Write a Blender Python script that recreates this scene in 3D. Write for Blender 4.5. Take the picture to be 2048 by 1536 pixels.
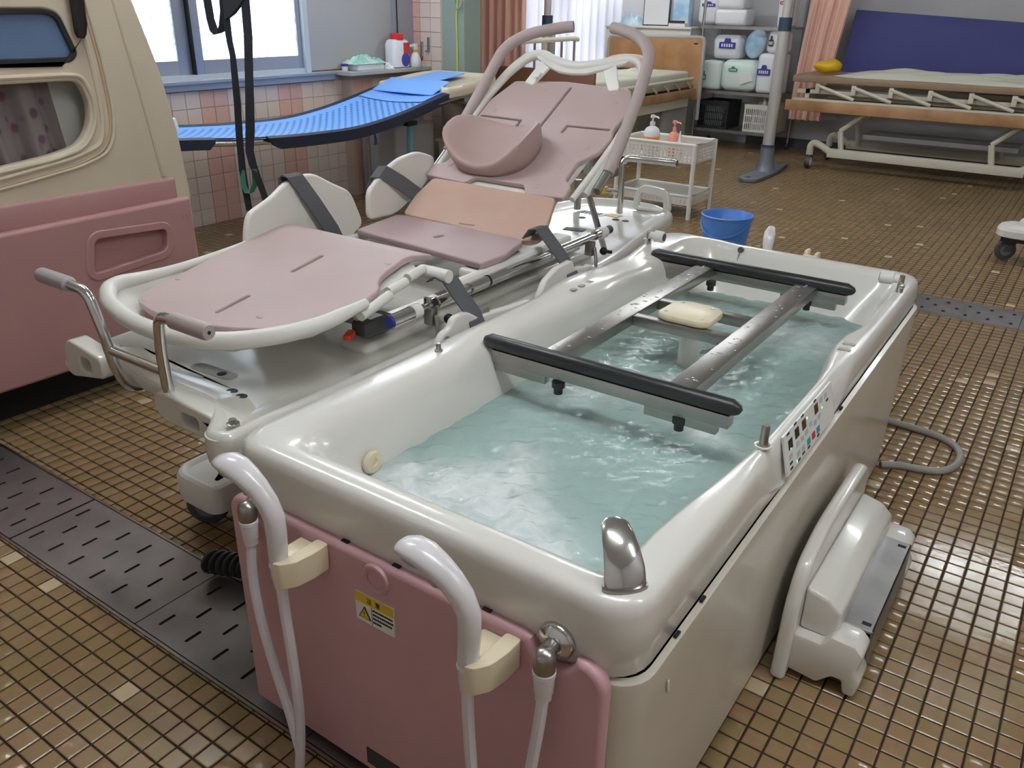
import bpy, bmesh, math, random
import numpy as np
from mathutils import Vector, Matrix

random.seed(7); rng = np.random.default_rng(7)
for o in list(bpy.data.objects): bpy.data.objects.remove(o)
SC = bpy.context.scene
COL = SC.collection
PI = math.pi

# ------------------------------------------------------------------ camera
CAM_H = 1.416
F_PX, YAW, PITCH, ROLL = 1659.7, 0.600206, 0.429946, 0.01821
def cam_axes():
    cy, sy, cp, sp = math.cos(YAW), math.sin(YAW), math.cos(PITCH), math.sin(PITCH)
    f = Vector((-sy*cp, cy*cp, -sp)); r = Vector((cy, sy, 0)); u = r.cross(f)
    cr, sr = math.cos(ROLL), math.sin(ROLL)
    return cr*r + sr*u, -sr*r + cr*u, f
_r, _u, _f = cam_axes()
cd = bpy.data.cameras.new('camera'); cam = bpy.data.objects.new('camera', cd); COL.objects.link(cam)
cam.matrix_world = Matrix(((_r.x, _u.x, -_f.x, 0), (_r.y, _u.y, -_f.y, 0), (_r.z, _u.z, -_f.z, CAM_H), (0, 0, 0, 1)))
cd.sensor_fit = 'HORIZONTAL'; cd.sensor_width = 36.0; cd.lens = F_PX/2048*36.0; cd.clip_start = 0.02
SC.camera = cam

# ------------------------------------------------------------------ world, light levels, exposure
W = bpy.data.worlds.new('world'); SC.world = W; W.use_nodes = True
W.node_tree.nodes['Background'].inputs[0].default_value = (0.80, 0.90, 1.0, 1)
W.node_tree.nodes['Background'].inputs[1].default_value = 1.0
WINDOW_LEFT = 3.2      # emission of the frosted panes in the left wall (daylight behind them)
WINDOW_BACK = 2.6       # emission of the bright window behind the white sheers
LAMP = 52.0             # ceiling tubes: one lamp mirrored in the floor, the rest added fill
vs = SC.view_settings
vs.view_transform = 'Standard'; vs.look = 'None'; vs.exposure = 0.27; vs.gamma = 1.0; vs.use_curve_mapping = False

try:
    SC.cycles.max_bounces = 8; SC.cycles.glossy_bounces = 3; SC.cycles.transmission_bounces = 4; SC.cycles.transparent_max_bounces = 6
except AttributeError:
    pass

# ------------------------------------------------------------------ materials
MATS = {}
def mat(name, col, rough=0.5, metal=0.0, spec=0.5, noise=0.0, nscale=8.0, bump=0.0, bscale=60.0, coat=0.0, emit=None, alpha=None, trans=0.0, col2=None, sss=0.0):
    m = bpy.data.materials.new(name); m.use_nodes = True
    nt = m.node_tree; b = nt.nodes['Principled BSDF']
    c = (*col, 1.0)
    b.inputs['Base Color'].default_value = c
    b.inputs['Roughness'].default_value = rough; b.inputs['Metallic'].default_value = metal
    b.inputs['Specular IOR Level'].default_value = spec
    if coat: b.inputs['Coat Weight'].default_value = coat; b.inputs['Coat Roughness'].default_value = 0.08
    if trans: b.inputs['Transmission Weight'].default_value = trans
    if alpha is not None: b.inputs['Alpha'].default_value = alpha
    if emit: b.inputs['Emission Color'].default_value = (*emit[0], 1); b.inputs['Emission Strength'].default_value = emit[1]
    tc = nt.nodes.new('ShaderNodeTexCoord')
    if noise or col2:
        n = nt.nodes.new('ShaderNodeTexNoise'); n.inputs['Scale'].default_value = nscale; n.inputs['Detail'].default_value = 4
        nt.links.new(tc.outputs['Object'], n.inputs['Vector'])
        mx = nt.nodes.new('ShaderNodeMix'); mx.data_type = 'RGBA'
        k2 = col2 if col2 else tuple(max(0, v*(1-noise)) for v in col)
        mx.inputs['A'].default_value = c; mx.inputs['B'].default_value = (*k2, 1)
        rp = nt.nodes.new('ShaderNodeMapRange'); rp.inputs['From Min'].default_value = 0.35; rp.inputs['From Max'].default_value = 0.7
        nt.links.new(n.outputs['Fac'], rp.inputs['Value']); nt.links.new(rp.outputs['Result'], mx.inputs['Factor'])
        nt.links.new(mx.outputs['Result'], b.inputs['Base Color'])
    if bump:
        n2 = nt.nodes.new('ShaderNodeTexNoise'); n2.inputs['Scale'].default_value = bscale; n2.inputs['Detail'].default_value = 3
        nt.links.new(tc.outputs['Object'], n2.inputs['Vector'])
        bp = nt.nodes.new('ShaderNodeBump'); bp.inputs['Strength'].default_value = bump; bp.inputs['Distance'].default_value = 0.002
        nt.links.new(n2.outputs['Fac'], bp.inputs['Height']); nt.links.new(bp.outputs['Normal'], b.inputs['Normal'])
    MATS[name] = m
    return m
def rgb(r, g, b):   # sRGB 0-255 to linear
    def f(v):
        v /= 255.0
        return v/12.92 if v <= 0.04045 else ((v+0.055)/1.055)**2.4
    return (f(r), f(g), f(b))

M_TUB = mat('tub_ivory', rgb(228, 224, 217), 0.22, coat=0.4, noise=0.05, nscale=3)
M_TUBLOW = mat('tub_skirt', rgb(216, 208, 194), 0.28, coat=0.3, noise=0.08, nscale=4)
M_PINK = mat('pink_panel', rgb(204, 160, 166), 0.38, noise=0.06, nscale=5, bump=0.05, bscale=200)
M_PINKDK = mat('pink_machine', rgb(184, 140, 140), 0.36, noise=0.05, nscale=4)
M_CREAM = mat('cream_shell', rgb(212, 198, 176), 0.35, noise=0.05, nscale=4)
M_WHITE = mat('white_plastic', rgb(232, 229, 222), 0.35, noise=0.04, nscale=5)
M_TRAY = mat('tray_plastic', rgb(224, 221, 212), 0.2, noise=0.06, nscale=4, coat=0.3)
M_PAD = mat('pink_pad', rgb(190, 168, 166), 0.5, noise=0.05, nscale=6, bump=0.04, bscale=300)
M_PAD2 = mat('tan_pad', rgb(196, 164, 148), 0.5, col2=rgb(190, 154, 138), nscale=7, bump=0.04, bscale=300)
M_PAD3 = mat('mauve_pad', rgb(174, 150, 152), 0.5, noise=0.05, nscale=6, bump=0.04, bscale=300)
M_HEAD = mat('head_cushion', rgb(180, 154, 150), 0.55, noise=0.05, nscale=6, bump=0.05, bscale=300)
M_GRIP = mat('mauve_grip', rgb(176, 160, 158), 0.55, bump=0.08, bscale=400)
M_GRIP2 = mat('grey_grip', rgb(176, 168, 172), 0.45, bump=0.05, bscale=300)
M_STEEL = mat('stainless', (0.40, 0.38, 0.36), 0.32, 1.0, noise=0.12, nscale=12)
M_CHROME = mat('chrome', (0.72, 0.72, 0.72), 0.12, 1.0)
M_BRUSH = mat('brushed_plate', (0.42, 0.41, 0.41), 0.42, 1.0, noise=0.2, nscale=9)
M_DRAIN = mat('drain_plate', (0.36, 0.34, 0.34), 0.40, 0.9, noise=0.25, nscale=6, bump=0.04, bscale=250)
M_RUBBER = mat('black_rubber', rgb(38, 38, 40), 0.35)
M_BLACK = mat('black', rgb(18, 18, 19), 0.6)
M_DARK = mat('dark_grey_plastic', rgb(62, 64, 68), 0.5)
M_STRAP = mat('grey_strap', rgb(92, 92, 96), 0.85, bump=0.3, bscale=500)
M_SLING = mat('sling_strap', rgb(34, 34, 44), 0.9, bump=0.3, bscale=400)
M_SLINGG = mat('sling_green', rgb(54, 110, 92), 0.9)
M_GROUT = mat('floor_grout', rgb(50, 33, 21), 0.8, noise=0.3, nscale=10)
M_SHWHITE = mat('shower_white', rgb(226, 220, 222), 0.25, coat=0.3)
M_HOSE = mat('hose_white', rgb(222, 216, 222), 0.3)
M_IVORY = mat('ivory_holder', rgb(228, 214, 184), 0.35)
M_GREYHOSE = mat('grey_hose', rgb(150, 144, 140), 0.45)
M_LABELW = mat('label_white', rgb(235, 235, 232), 0.4)
M_LABELY = mat('label_yellow', rgb(222, 190, 40), 0.4)
M_INK = mat('ink', rgb(40, 40, 42), 0.6)
M_INKB = mat('ink_blue', rgb(58, 60, 150), 0.6)
M_INKG = mat('ink_green', rgb(70, 140, 120), 0.6)
M_INKR = mat('ink_red', rgb(190, 50, 50), 0.6)
M_WALL = mat('wall_paint', rgb(206, 200, 196), 0.75, noise=0.05, nscale=3)
M_WALLB = mat('back_wall_paint', rgb(186, 184, 186), 0.8, noise=0.05, nscale=3)
M_CEIL = mat('ceiling_paint', rgb(225, 224, 220), 0.9)
M_WTG = mat('wall_tile_grout', rgb(196, 176, 164), 0.8)
M_WT = mat('wall_tile_cream', rgb(222, 204, 194), 0.25, noise=0.05, nscale=4)
M_WTP = mat('wall_tile_pink', rgb(216, 174, 162), 0.3, noise=0.07, nscale=6)
M_ALU = mat('aluminium', rgb(170, 174, 184), 0.4, 0.5)
M_ALUW = mat('white_aluminium', rgb(206, 214, 222), 0.35, 0.2)
M_COLUMN = mat('grey_green_column', rgb(134, 146, 138), 0.5)
M_GREYP = mat('grey_board', rgb(168, 166, 166), 0.6, noise=0.05, nscale=2)
M_BLUE = mat('blue_mesh_cloth', rgb(112, 166, 240), 0.6)
M_BLUEH = mat('blue_vinyl', rgb(122, 172, 244), 0.45)
M_NAVY = mat('navy_vinyl', rgb(30, 38, 62), 0.55)
M_WOOD = mat('wood_board', rgb(178, 138, 98), 0.45, col2=rgb(150, 108, 70), nscale=5)
M_WOODT = mat('wood_edge', rgb(146, 122, 96), 0.5, noise=0.1)
M_BEDFR = mat('bed_frame_cream', rgb(206, 200, 182), 0.4)
M_SHEET = mat('sheet', rgb(214, 212, 196), 0.9, bump=0.4, bscale=20)
M_PILLOW = mat('pillow_pink', rgb(236, 184, 164), 0.9, bump=0.4, bscale=25)
M_BLUEMAT = mat('blue_mattress', rgb(66, 68, 128), 0.7, noise=0.08, nscale=5)
M_CURT = mat('curtain_pink', rgb(246, 196, 180), 0.9)
M_CURT2 = mat('curtain_pale_pink', rgb(242, 200, 184), 0.9)
M_YEL = mat('yellow_plastic', rgb(222, 178, 30), 0.4, bump=0.3, bscale=30)
M_BUCKET = mat('bucket_blue', rgb(84, 138, 216), 0.35)
M_CRATEW = mat('crate_white', rgb(214, 208, 200), 0.5)
M_CRATEB = mat('crate_black', rgb(30, 30, 32), 0.5)
M_PACK = mat('pack_white', rgb(230, 230, 234), 0.35, bump=0.4, bscale=18)
M_PACKG = mat('pack_green', rgb(222, 236, 230), 0.35, bump=0.4, bscale=18)
M_PACKB = mat('pack_blue', rgb(150, 196, 228), 0.35, col2=rgb(226, 236, 242), nscale=7, bump=0.4, bscale=18)
M_RED = mat('red_cap', rgb(206, 40, 44), 0.4)
M_ORANGE = mat('orange_label', rgb(240, 150, 70), 0.4)
M_PINKB = mat('pink_bottle', rgb(240, 160, 140), 0.35)
M_TIRE = mat('grey_tyre', rgb(70, 70, 72), 0.6)
M_HUB = mat('wheel_hub', rgb(110, 112, 116), 0.5)
M_POLE = mat('pole_grey', rgb(190, 186, 182), 0.3, 0.3)
M_POLEF = mat('pole_foot_grey', rgb(106, 112, 122), 0.4, 0.2)
M_POLEC = mat('pole_collar', rgb(44, 60, 78), 0.5)
M_YGREEN = mat('yellow_green_cord', rgb(190, 200, 70), 0.5)
M_BSTRIPE = mat('blue_stripe', rgb(70, 90, 180), 0.5)
M_TEAL = mat('teal_leg', rgb(96, 150, 168), 0.5)
M_BROWN = mat('brown_board', rgb(120, 78, 56), 0.6)
M_ORED = mat('orange_red', rgb(220, 70, 40), 0.5)

# ------------------------------------------------------------------ mesh helpers; every builder returns (verts, faces)
def vf_join(*L):
    V, Fc = [], []
    for v, f in L:
        n = len(V); V += [tuple(p) for p in v]; Fc += [tuple(i+n for i in q) for q in f]
    return V, Fc
def vf_map(vf, fn): return [tuple(fn(*p)) for p in vf[0]], vf[1]
def vf_tf(vf, M): return [tuple(M @ Vector(p)) for p in vf[0]], vf[1]
def from_bm(bm):
    bm.verts.index_update(); V = [tuple(v.co) for v in bm.verts]; Fc = [tuple(v.index for v in f.verts) for f in bm.faces]; bm.free(); return V, Fc
def bevel_vf(vf, r, seg=2, ang=0.5):
    bm = bmesh.new(); vs_ = [bm.verts.new(p) for p in vf[0]]
    for f in vf[1]:
        try: bm.faces.new([vs_[i] for i in f])
        except ValueError: pass
    bmesh.ops.recalc_face_normals(bm, faces=bm.faces)
    es = [e for e in bm.edges if len(e.link_faces) == 2 and e.calc_face_angle(0) > ang]
    if es: bmesh.ops.bevel(bm, geom=es, offset=r, segments=seg, profile=0.5, affect='EDGES', clamp_overlap=True)
    return from_bm(bm)
def box(x0, x1, y0, y1, z0, z1, r=0.0, seg=2):
    V = [(x, y, z) for z in (z0, z1) for y in (y0, y1) for x in (x0, x1)]
    Fc = [(0, 2, 3, 1), (4, 5, 7, 6), (0, 1, 5, 4), (2, 6, 7, 3), (0, 4, 6, 2), (1, 3, 7, 5)]
    return bevel_vf((V, Fc), r, seg) if r else (V, Fc)
def obox(c, size, r=0.0, rz=0.0, rx=0.0, ry=0.0, seg=2):
    v = box(-size[0]/2, size[0]/2, -size[1]/2, size[1]/2, -size[2]/2, size[2]/2, r, seg)
    return vf_tf(v, Matrix.Translation(c) @ Matrix.Rotation(rz, 4, 'Z') @ Matrix.Rotation(ry, 4, 'Y') @ Matrix.Rotation(rx, 4, 'X'))
def fillet(pts, r, n=5):
    P = [Vector(p) for p in pts]
    if len(P) < 3 or r <= 0: return P
    out = [P[0]]
    for i in range(1, len(P)-1):
        a, b, c = P[i-1], P[i], P[i+1]
        d1 = (a-b); d2 = (c-b); rr = min(r, d1.length*0.49, d2.length*0.49)
        s = b + d1.normalized()*rr; e = b + d2.normalized()*rr
        for k in range(n+1):
            t = k/n; out.append(s*(1-t)**2 + b*2*t*(1-t) + e*t*t)
    out.append(P[-1]); return out
def tube(pts, r, n=10, fil=0.0, rs=None, caps=True, flat=1.0):
    """swept circle along a polyline; rs = radius per point; flat squashes the section"""
    P = fillet(pts, fil) if fil else [Vector(p) for p in pts]
    if rs is None: R_ = [r]*len(P)
    elif len(rs) == len(P): R_ = rs
    else: R_ = [float(np.interp(i/(len(P)-1), np.linspace(0, 1, len(rs)), rs)) for i in range(len(P))]
    V, Fc = [], []
    t0 = (P[1]-P[0]).normalized()
    ref = Vector((0, 0, 1)) if abs(t0.z) < 0.9 else Vector((1, 0, 0))
    nrm = t0.cross(ref).normalized()
    for i, p in enumerate(P):
        t = (P[min(i+1, len(P)-1)]-P[max(i-1, 0)]).normalized()
        nrm = (nrm - t*nrm.dot(t)).normalized(); bi = t.cross(nrm)
        for k in range(n):
            a = 2*PI*k/n; V.append(tuple(p + (nrm*math.cos(a) + bi*math.sin(a)*flat)*R_[i]))
    for i in range(len(P)-1):
        for k in range(n):
            a = i*n+k; b = i*n+(k+1) % n; Fc.append((a, b, b+n, a+n))
    if caps: Fc += [tuple(range(n-1, -1, -1)), tuple(range((len(P)-1)*n, len(P)*n))]
    return V, Fc
def ribbon(pts, wdir, w, t):
    """flat strap: polyline pts, width vector(s), thickness"""
    P = [Vector(p) for p in pts]; V, Fc = [], []
    for i, p in enumerate(P):
        tg = (P[min(i+1, len(P)-1)]-P[max(i-1, 0)]).normalized()
        wd = Vector(wdir[i] if isinstance(wdir, list) else wdir).normalized(); nn = tg.cross(wd)
        nn = nn.normalized() if nn.length > 1e-6 else Vector((0, 0, 1))
        ww = w[i] if isinstance(w, list) else w
        for s1, s2 in ((-1, -1), (1, -1), (1, 1), (-1, 1)): V.append(tuple(p + wd*ww/2*s1 + nn*t/2*s2))
    for i in range(len(P)-1):
        for k in range(4): a = i*4+k; b = i*4+(k+1) % 4; Fc.append((a, b, b+4, a+4))
    n = len(P)*4; Fc += [(3, 2, 1, 0), (n-4, n-3, n-2, n-1)]
    return V, Fc
def lathe(prof, c=(0, 0, 0), n=20, axis='Z', closed=False):
    V, Fc = [], []
    for r, z in prof:
        for k in range(n):
            a = 2*PI*k/n; p = (r*math.cos(a), r*math.sin(a), z)
            if axis == 'X': p = (p[2], p[0], p[1])
            elif axis == 'Y': p = (p[1], p[2], p[0])
            V.append((p[0]+c[0], p[1]+c[1], p[2]+c[2]))
    m = len(prof)
    for i in range(m-1):
        for k in range(n): a = i*n+k; b = i*n+(k+1) % n; Fc.append((a, b, b+n, a+n))
    if prof[0][0] > 1e-6: Fc.append(tuple(range(n-1, -1, -1)))
    if prof[-1][0] > 1e-6: Fc.append(tuple(range((m-1)*n, m*n)))
    return V, Fc
def rrect(x0, x1, y0, y1, r, n=5):
    out = []
    rr = r if isinstance(r, (list, tuple)) else (r,)*4
    for (cx, cy, a0), q in zip(((x1-rr[0], y1-rr[0], 0), (x0+rr[1], y1-rr[1], PI/2), (x0+rr[2], y0+rr[2], PI), (x1-rr[3], y0+rr[3], 1.5*PI)), rr):
        for k in range(n+1): a = a0+PI/2*k/n; out.append((cx+q*math.cos(a), cy+q*math.sin(a)))
    return out
def round_poly(pts, r, n=4):
    out = []; N = len(pts)
    for i in range(N):
        a, b, c = Vector(pts[i-1]), Vector(pts[i]), Vector(pts[(i+1) % N])
        ri = r[i] if isinstance(r, (list, tuple)) else r
        d1, d2 = a-b, c-b; rr = min(ri, d1.length*0.48, d2.length*0.48)
        if rr < 1e-5: out.append(tuple(b)); continue
        s, e = b+d1.normalized()*rr, b+d2.normalized()*rr
        for k in range(n+1): t = k/n; q = s*(1-t)**2+b*2*t*(1-t)+e*t*t; out.append((q.x, q.y))
    return out
def slot(cx, cy, L, w, a=0.0, n=4):
    pts = rrect(-L/2, L/2, -w/2, w/2, w/2*0.98, n); ca, sa = math.cos(a), math.sin(a)
    return [(cx+x*ca-y*sa, cy+x*sa+y*ca) for x, y in pts]
def circle2(cx, cy, r, n=12): return [(cx+r*math.cos(2*PI*k/n), cy+r*math.sin(2*PI*k/n)) for k in range(n)]
def plate(outline, holes=(), t=0.01, bev=0.0, seg=1):
    """filled 2D outline with holes, extruded to thickness t about z=0"""
    cu = bpy.data.curves.new('tmp', 'CURVE'); cu.dimensions = '2D'; cu.fill_mode = 'BOTH'
    cu.extrude = max(t/2-bev, 0.0001); cu.bevel_depth = bev; cu.bevel_resolution = seg
    if bev: cu.offset = -bev
    for L in [outline]+list(holes):
        s = cu.splines.new('POLY'); s.points.add(len(L)-1)
        for p, q in zip(s.points, L): p.co = (q[0], q[1], 0, 1)
        s.use_cyclic_u = True
    o = bpy.data.objects.new('tmp', cu); COL.objects.link(o)
    me = bpy.data.meshes.new_from_object(o.evaluated_get(bpy.context.evaluated_depsgraph_get()))
    V = [tuple(v.co) for v in me.vertices]; Fc = [tuple(p.vertices) for p in me.polygons]
    bpy.data.objects.remove(o); bpy.data.curves.remove(cu); bpy.data.meshes.remove(me)
    return V, Fc
def prism(poly, z0, z1, r=0.0, seg=2):
    n = len(poly)
    v = ([(x, y, z0) for x, y in poly]+[(x, y, z1) for x, y in poly], [tuple(range(n-1, -1, -1)), tuple(range(n, 2*n))]+[(i, (i+1) % n, (i+1) % n+n, i+n) for i in range(n)])
    if r:
        bm = bmesh.new(); q = [bm.verts.new(p) for p in v[0]]; bm.verts.ensure_lookup_table()
        for f in v[1]: bm.faces.new([q[i] for i in f])
        caps = [f for f in bm.faces if len(f.verts) == n and n > 4 or abs(f.normal.z) > .99]
        bm.normal_update()
        es = set(e for f in bm.faces if abs(f.normal.z) > 0.99 for e in f.edges)
        bmesh.ops.bevel(bm, geom=list(es), offset=r, segments=seg, profile=0.5, affect='EDGES', clamp_overlap=True)
        return from_bm(bm)
    return v
def loft(rings, close_ends=(False, False)):
    n = len(rings[0]); V = [p for R_ in rings for p in R_]; Fc = []
    for i in range(len(rings)-1):
        for k in range(n): a = i*n+k; b = i*n+(k+1) % n; Fc.append((a, b, b+n, a+n))
    if close_ends[0]: Fc.append(tuple(range(n-1, -1, -1)))
    if close_ends[1]: Fc.append(tuple(range((len(rings)-1)*n, len(rings)*n)))
    return V, Fc
def ball(c, r, nu=14, nv=9, sx=1, sy=1, sz=1):
    prof = [(max(r*math.sin(PI*i/nv), 1e-5), -r*math.cos(PI*i/nv)) for i in range(nv+1)]
    v = lathe(prof, n=nu); return [(p[0]*sx+c[0], p[1]*sy+c[1], p[2]*sz+c[2]) for p in v[0]], v[1]
def xz(vf, y=0.0):   # local (x,y,z) of a plate -> world x, z and depth along y
    return vf_map(vf, lambda a, b, c: (a, y-c, b))
def yz(vf, x=0.0):   # plate axes -> y, z, depth along x
    return vf_map(vf, lambda a, b, c: (x+c, a, b))

ROOT = {}
def wpos(o):
    p = Vector((0, 0, 0))
    while o is not None: p += o.location; o = o.parent
    return p
def thing(name, label, cat, loc, group=None):
    o = bpy.data.objects.new(name, None); COL.objects.link(o); o.location = loc; o.empty_display_size = 0.05
    o['label'] = label; o['category'] = cat
    if group: o['group'] = group
    return o
def mk(name, vf, m, smooth=True, ang=0.6):
    me = bpy.data.meshes.new(name); me.from_pydata([tuple(map(float, p)) for p in vf[0]], [], vf[1])
    bm = bmesh.new(); bm.from_mesh(me); bmesh.ops.recalc_face_normals(bm, faces=bm.faces); bm.to_mesh(me); bm.free()
    if smooth:
        me.polygons.foreach_set('use_smooth', [True]*len(me.polygons)); me.set_sharp_from_angle(angle=ang)
    for q in (m if isinstance(m, (list, tuple)) else [m]): me.materials.append(q)
    me.update(); return me
def part(name, vf, m, parent, smooth=True, ang=0.6, label=None, kind=None):
    """a mesh given in world coordinates, linked as a child of parent"""
    b = wpos(parent)
    me = mk(name, ([(p[0]-b.x, p[1]-b.y, p[2]-b.z) for p in vf[0]], vf[1]), m, smooth, ang)
    o = bpy.data.objects.new(name, me); COL.objects.link(o); o.parent = parent
    if label: o['label'] = label
    if kind: o['kind'] = kind
    return o
def single(name, vf, m, label, cat, group=None, smooth=True, ang=0.6, kind=None):
    A = np.array(vf[0]); c = (float((A[:, 0].min()+A[:, 0].max())/2), float((A[:, 1].min()+A[:, 1].max())/2), float(A[:, 2].min()))
    me = mk(name, ([(p[0]-c[0], p[1]-c[1], p[2]-c[2]) for p in vf[0]], vf[1]), m, smooth, ang)
    o = bpy.data.objects.new(name, me); COL.objects.link(o); o.location = c
    o['label'] = label; o['category'] = cat
    if group: o['group'] = group
    if kind: o['kind'] = kind
    return o
def struct(name, vf, m, smooth=False, label=None):
    me = mk(name, vf, m, smooth); o = bpy.data.objects.new(name, me); COL.objects.link(o); o['kind'] = 'structure'
    if label: o['label'] = label
    return o
def text(s, size, m, parent, M, name='lettering', ext=0.0004, align='CENTER'):
    cu = bpy.data.curves.new('tmp', 'FONT'); cu.body = s; cu.size = size; cu.extrude = ext; cu.align_x = align; cu.align_y = 'CENTER'; cu.resolution_u = 2
    o = bpy.data.objects.new('tmp', cu); COL.objects.link(o)
    me = bpy.data.meshes.new_from_object(o.evaluated_get(bpy.context.evaluated_depsgraph_get()))
    V = [tuple(M @ v.co) for v in me.vertices]; Fc = [tuple(p.vertices) for p in me.polygons]
    bpy.data.objects.remove(o); bpy.data.curves.remove(cu); bpy.data.meshes.remove(me)
    if V: return part(name, (V, Fc), m, parent, smooth=False)
def frame(o, ax, ay):   # matrix from local xy plane to world
    ax = Vector(ax).normalized(); ay = Vector(ay).normalized(); az = ax.cross(ay)
    return Matrix(((ax.x, ay.x, az.x, o[0]), (ax.y, ay.y, az.y, o[1]), (ax.z, ay.z, az.z, o[2]), (0, 0, 0, 1)))

# ------------------------------------------------------------------ the room
RX0, RX1, RY0, RY1, RZ = -7.2, 2.6, -1.4, 9.65, 2.65
WX = -4.9           # tiled window wall; ends at WY1, where the room widens to RX0
WY1 = 5.62
floor = struct('floor', box(RX0, RX1, RY0, RY1, -0.06, -0.004), M_GROUT, label='floor of small tan mosaic tiles with dark brown grout')
ceiling = struct('ceiling', box(RX0, RX1, RY0, RY1, RZ, RZ+0.05), M_CEIL)
struct('wall_right', box(RX1, RX1+0.1, RY0, RY1, -0.06, RZ), M_WALL)
struct('wall_front', box(RX0, RX1, RY0-0.1, RY0, -0.06, RZ), M_WALL)
# back wall with a window opening (x -6.75..-4.95, z 0.5..2.1)
BWX0, BWX1, BWZ0, BWZ1 = -6.6, -4.95, 0.45, 2.1
struct('wall_back', vf_join(box(RX0, BWX0, RY1, RY1+0.1, -0.06, RZ), box(BWX1, RX1, RY1, RY1+0.1, -0.06, RZ), box(BWX0, BWX1, RY1, RY1+0.1, -0.06, BWZ0), box(BWX0, BWX1, RY1, RY1+0.1, BWZ1, RZ)), M_WALLB)
struct('wall_side', box(RX0-0.1, RX0, RY0, RY1, -0.06, RZ), M_WALL)
struct('baseboard_back', box(-3.4, RX1, RY1-0.012, RY1, 0, 0.10), M_DARK)
# left wall: tiled below the sill, painted above, with an opening for the sliding window
LWY0, LWY1, LWZ0, LWZ1 = 1.2, 4.47, 0.935, 2.5
wall_left = struct('wall_left', vf_join(box(WX-0.14, WX-0.008, RY0, WY1+0.02, -0.06, LWZ0-0.04), box(WX-0.14, WX-0.008, RY0, LWY0, LWZ0-0.04, RZ), box(WX-0.14, WX-0.008, LWY1, WY1+0.02, LWZ0-0.04, RZ), box(WX-0.14, WX-0.008, LWY0, LWY1, LWZ1, RZ)), M_WTG,
                   label='left wall of cream tiles with pink tile stripes under a window')
TW = 0.1085
tile_me = {}
def wall_tile(m):
    if m.name not in tile_me:
        tile_me[m.name] = mk('wall_tile', box(0, 0.009, 0.0015, TW-0.0015, 0.0015, TW-0.0015, 0.0015, 1), m)
    return tile_me[m.name]
for j in range(8):
    for i in range(-9, 20):
        y = 3.508+i*TW
        if y > WY1-TW*0.5: continue
        if y < 2.9: continue
        if j == 7 and True: pass
        pink = (i % 6) in (0, 1)
        o = bpy.data.objects.new('wall_tile', wall_tile(M_WTP if pink else M_WT)); COL.objects.link(o)
        o.parent = wall_left; o.location = (WX-0.009, y, j*TW)
# boxed-out tiled ledge in the corner and the tiled return wall facing the room
ledge_y0 = 4.78
trim_1 = struct('trim_1', box(WX-0.008, WX+0.10, ledge_y0, WY1, 0, 0.905), M_WTG, label='low tiled ledge boxing out the wall corner')
for j in range(8):
    for i in range(7):
        y = ledge_y0+0.004+i*TW
        if y+TW > WY1: continue
        o = bpy.data.objects.new('wall_tile', wall_tile(M_WTP if i in (0, 1) else M_WT)); COL.objects.link(o); o.parent = trim_1; o.location = (WX+0.10-0.001, y, j*TW)
struct('trim_2', box(WX-0.01, WX+0.20, ledge_y0-0.09, WY1, 0.905, 0.9345, 0.004), M_GREYP, label='grey top of the tiled ledge')
wall_return = struct('wall_return', box(WX-1.0, WX+0.36, WY1, WY1+0.10, -0.06, RZ), M_WTG, label='short tiled wall facing the room beside the column')
for j in range(14):
    for i in range(4):
        x = WX-0.02+i*TW
        if x+TW > WX+0.36: continue
        o = bpy.data.objects.new('wall_tile', wall_tile(M_WTP if i == 0 else M_WT)); COL.objects.link(o); o.parent = wall_return
        o.rotation_euler = (0, 0, -PI/2); o.location = (x, WY1+0.001, j*TW)
struct('trim_3', box(WX+0.36, WX+0.58, WY1-0.06, WY1+0.16, 0, RZ, 0.006), M_COLUMN, label='grey green metal column at the end of the tiled wall')
# ---- left window: aluminium frame, two sliding sashes with frosted daylight panes
def pane_mat(name, strength, tint, bscale):
    m = bpy.data.materials.new(name); m.use_nodes = True; nt = m.node_tree; b = nt.nodes['Principled BSDF']
    b.inputs['Base Color'].default_value = (0.75, 0.82, 0.88, 1); b.inputs['Roughness'].default_value = 0.25
    v = nt.nodes.new('ShaderNodeTexVoronoi'); v.inputs['Scale'].default_value = bscale
    tc = nt.nodes.new('ShaderNodeTexCoord'); nt.links.new(tc.outputs['Object'], v.inputs['Vector'])
    mr = nt.nodes.new('ShaderNodeMapRange'); mr.inputs['From Max'].default_value = 0.8; mr.inputs['To Min'].default_value = strength*1.15; mr.inputs['To Max'].default_value = strength*0.15
    nt.links.new(v.outputs['Distance'], mr.inputs['Value']); nt.links.new(mr.outputs['Result'], b.inputs['Emission Strength'])
    b.inputs['Emission Color'].default_value = (*tint, 1)
    return m
M_PANE = pane_mat('frosted_pane', WINDOW_LEFT, (0.80, 0.92, 1.0), 55)
M_PANEB = pane_mat('bright_pane', WINDOW_BACK, (0.95, 0.97, 1.0), 3)
win = struct('window_1', vf_join(box(WX-0.12, WX+0.012, LWY0, LWY0+0.05, LWZ0, LWZ1), box(WX-0.12, WX+0.02, LWY1-0.045, LWY1, LWZ0, LWZ1), box(WX-0.12, WX+0.012, LWY0, LWY1, LWZ1-0.05, LWZ1), box(WX-0.12, WX+0.0, LWY0, LWY1, LWZ0, LWZ0+0.03)), M_ALUW,
             label='aluminium sliding window with bright frosted panes')
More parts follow.
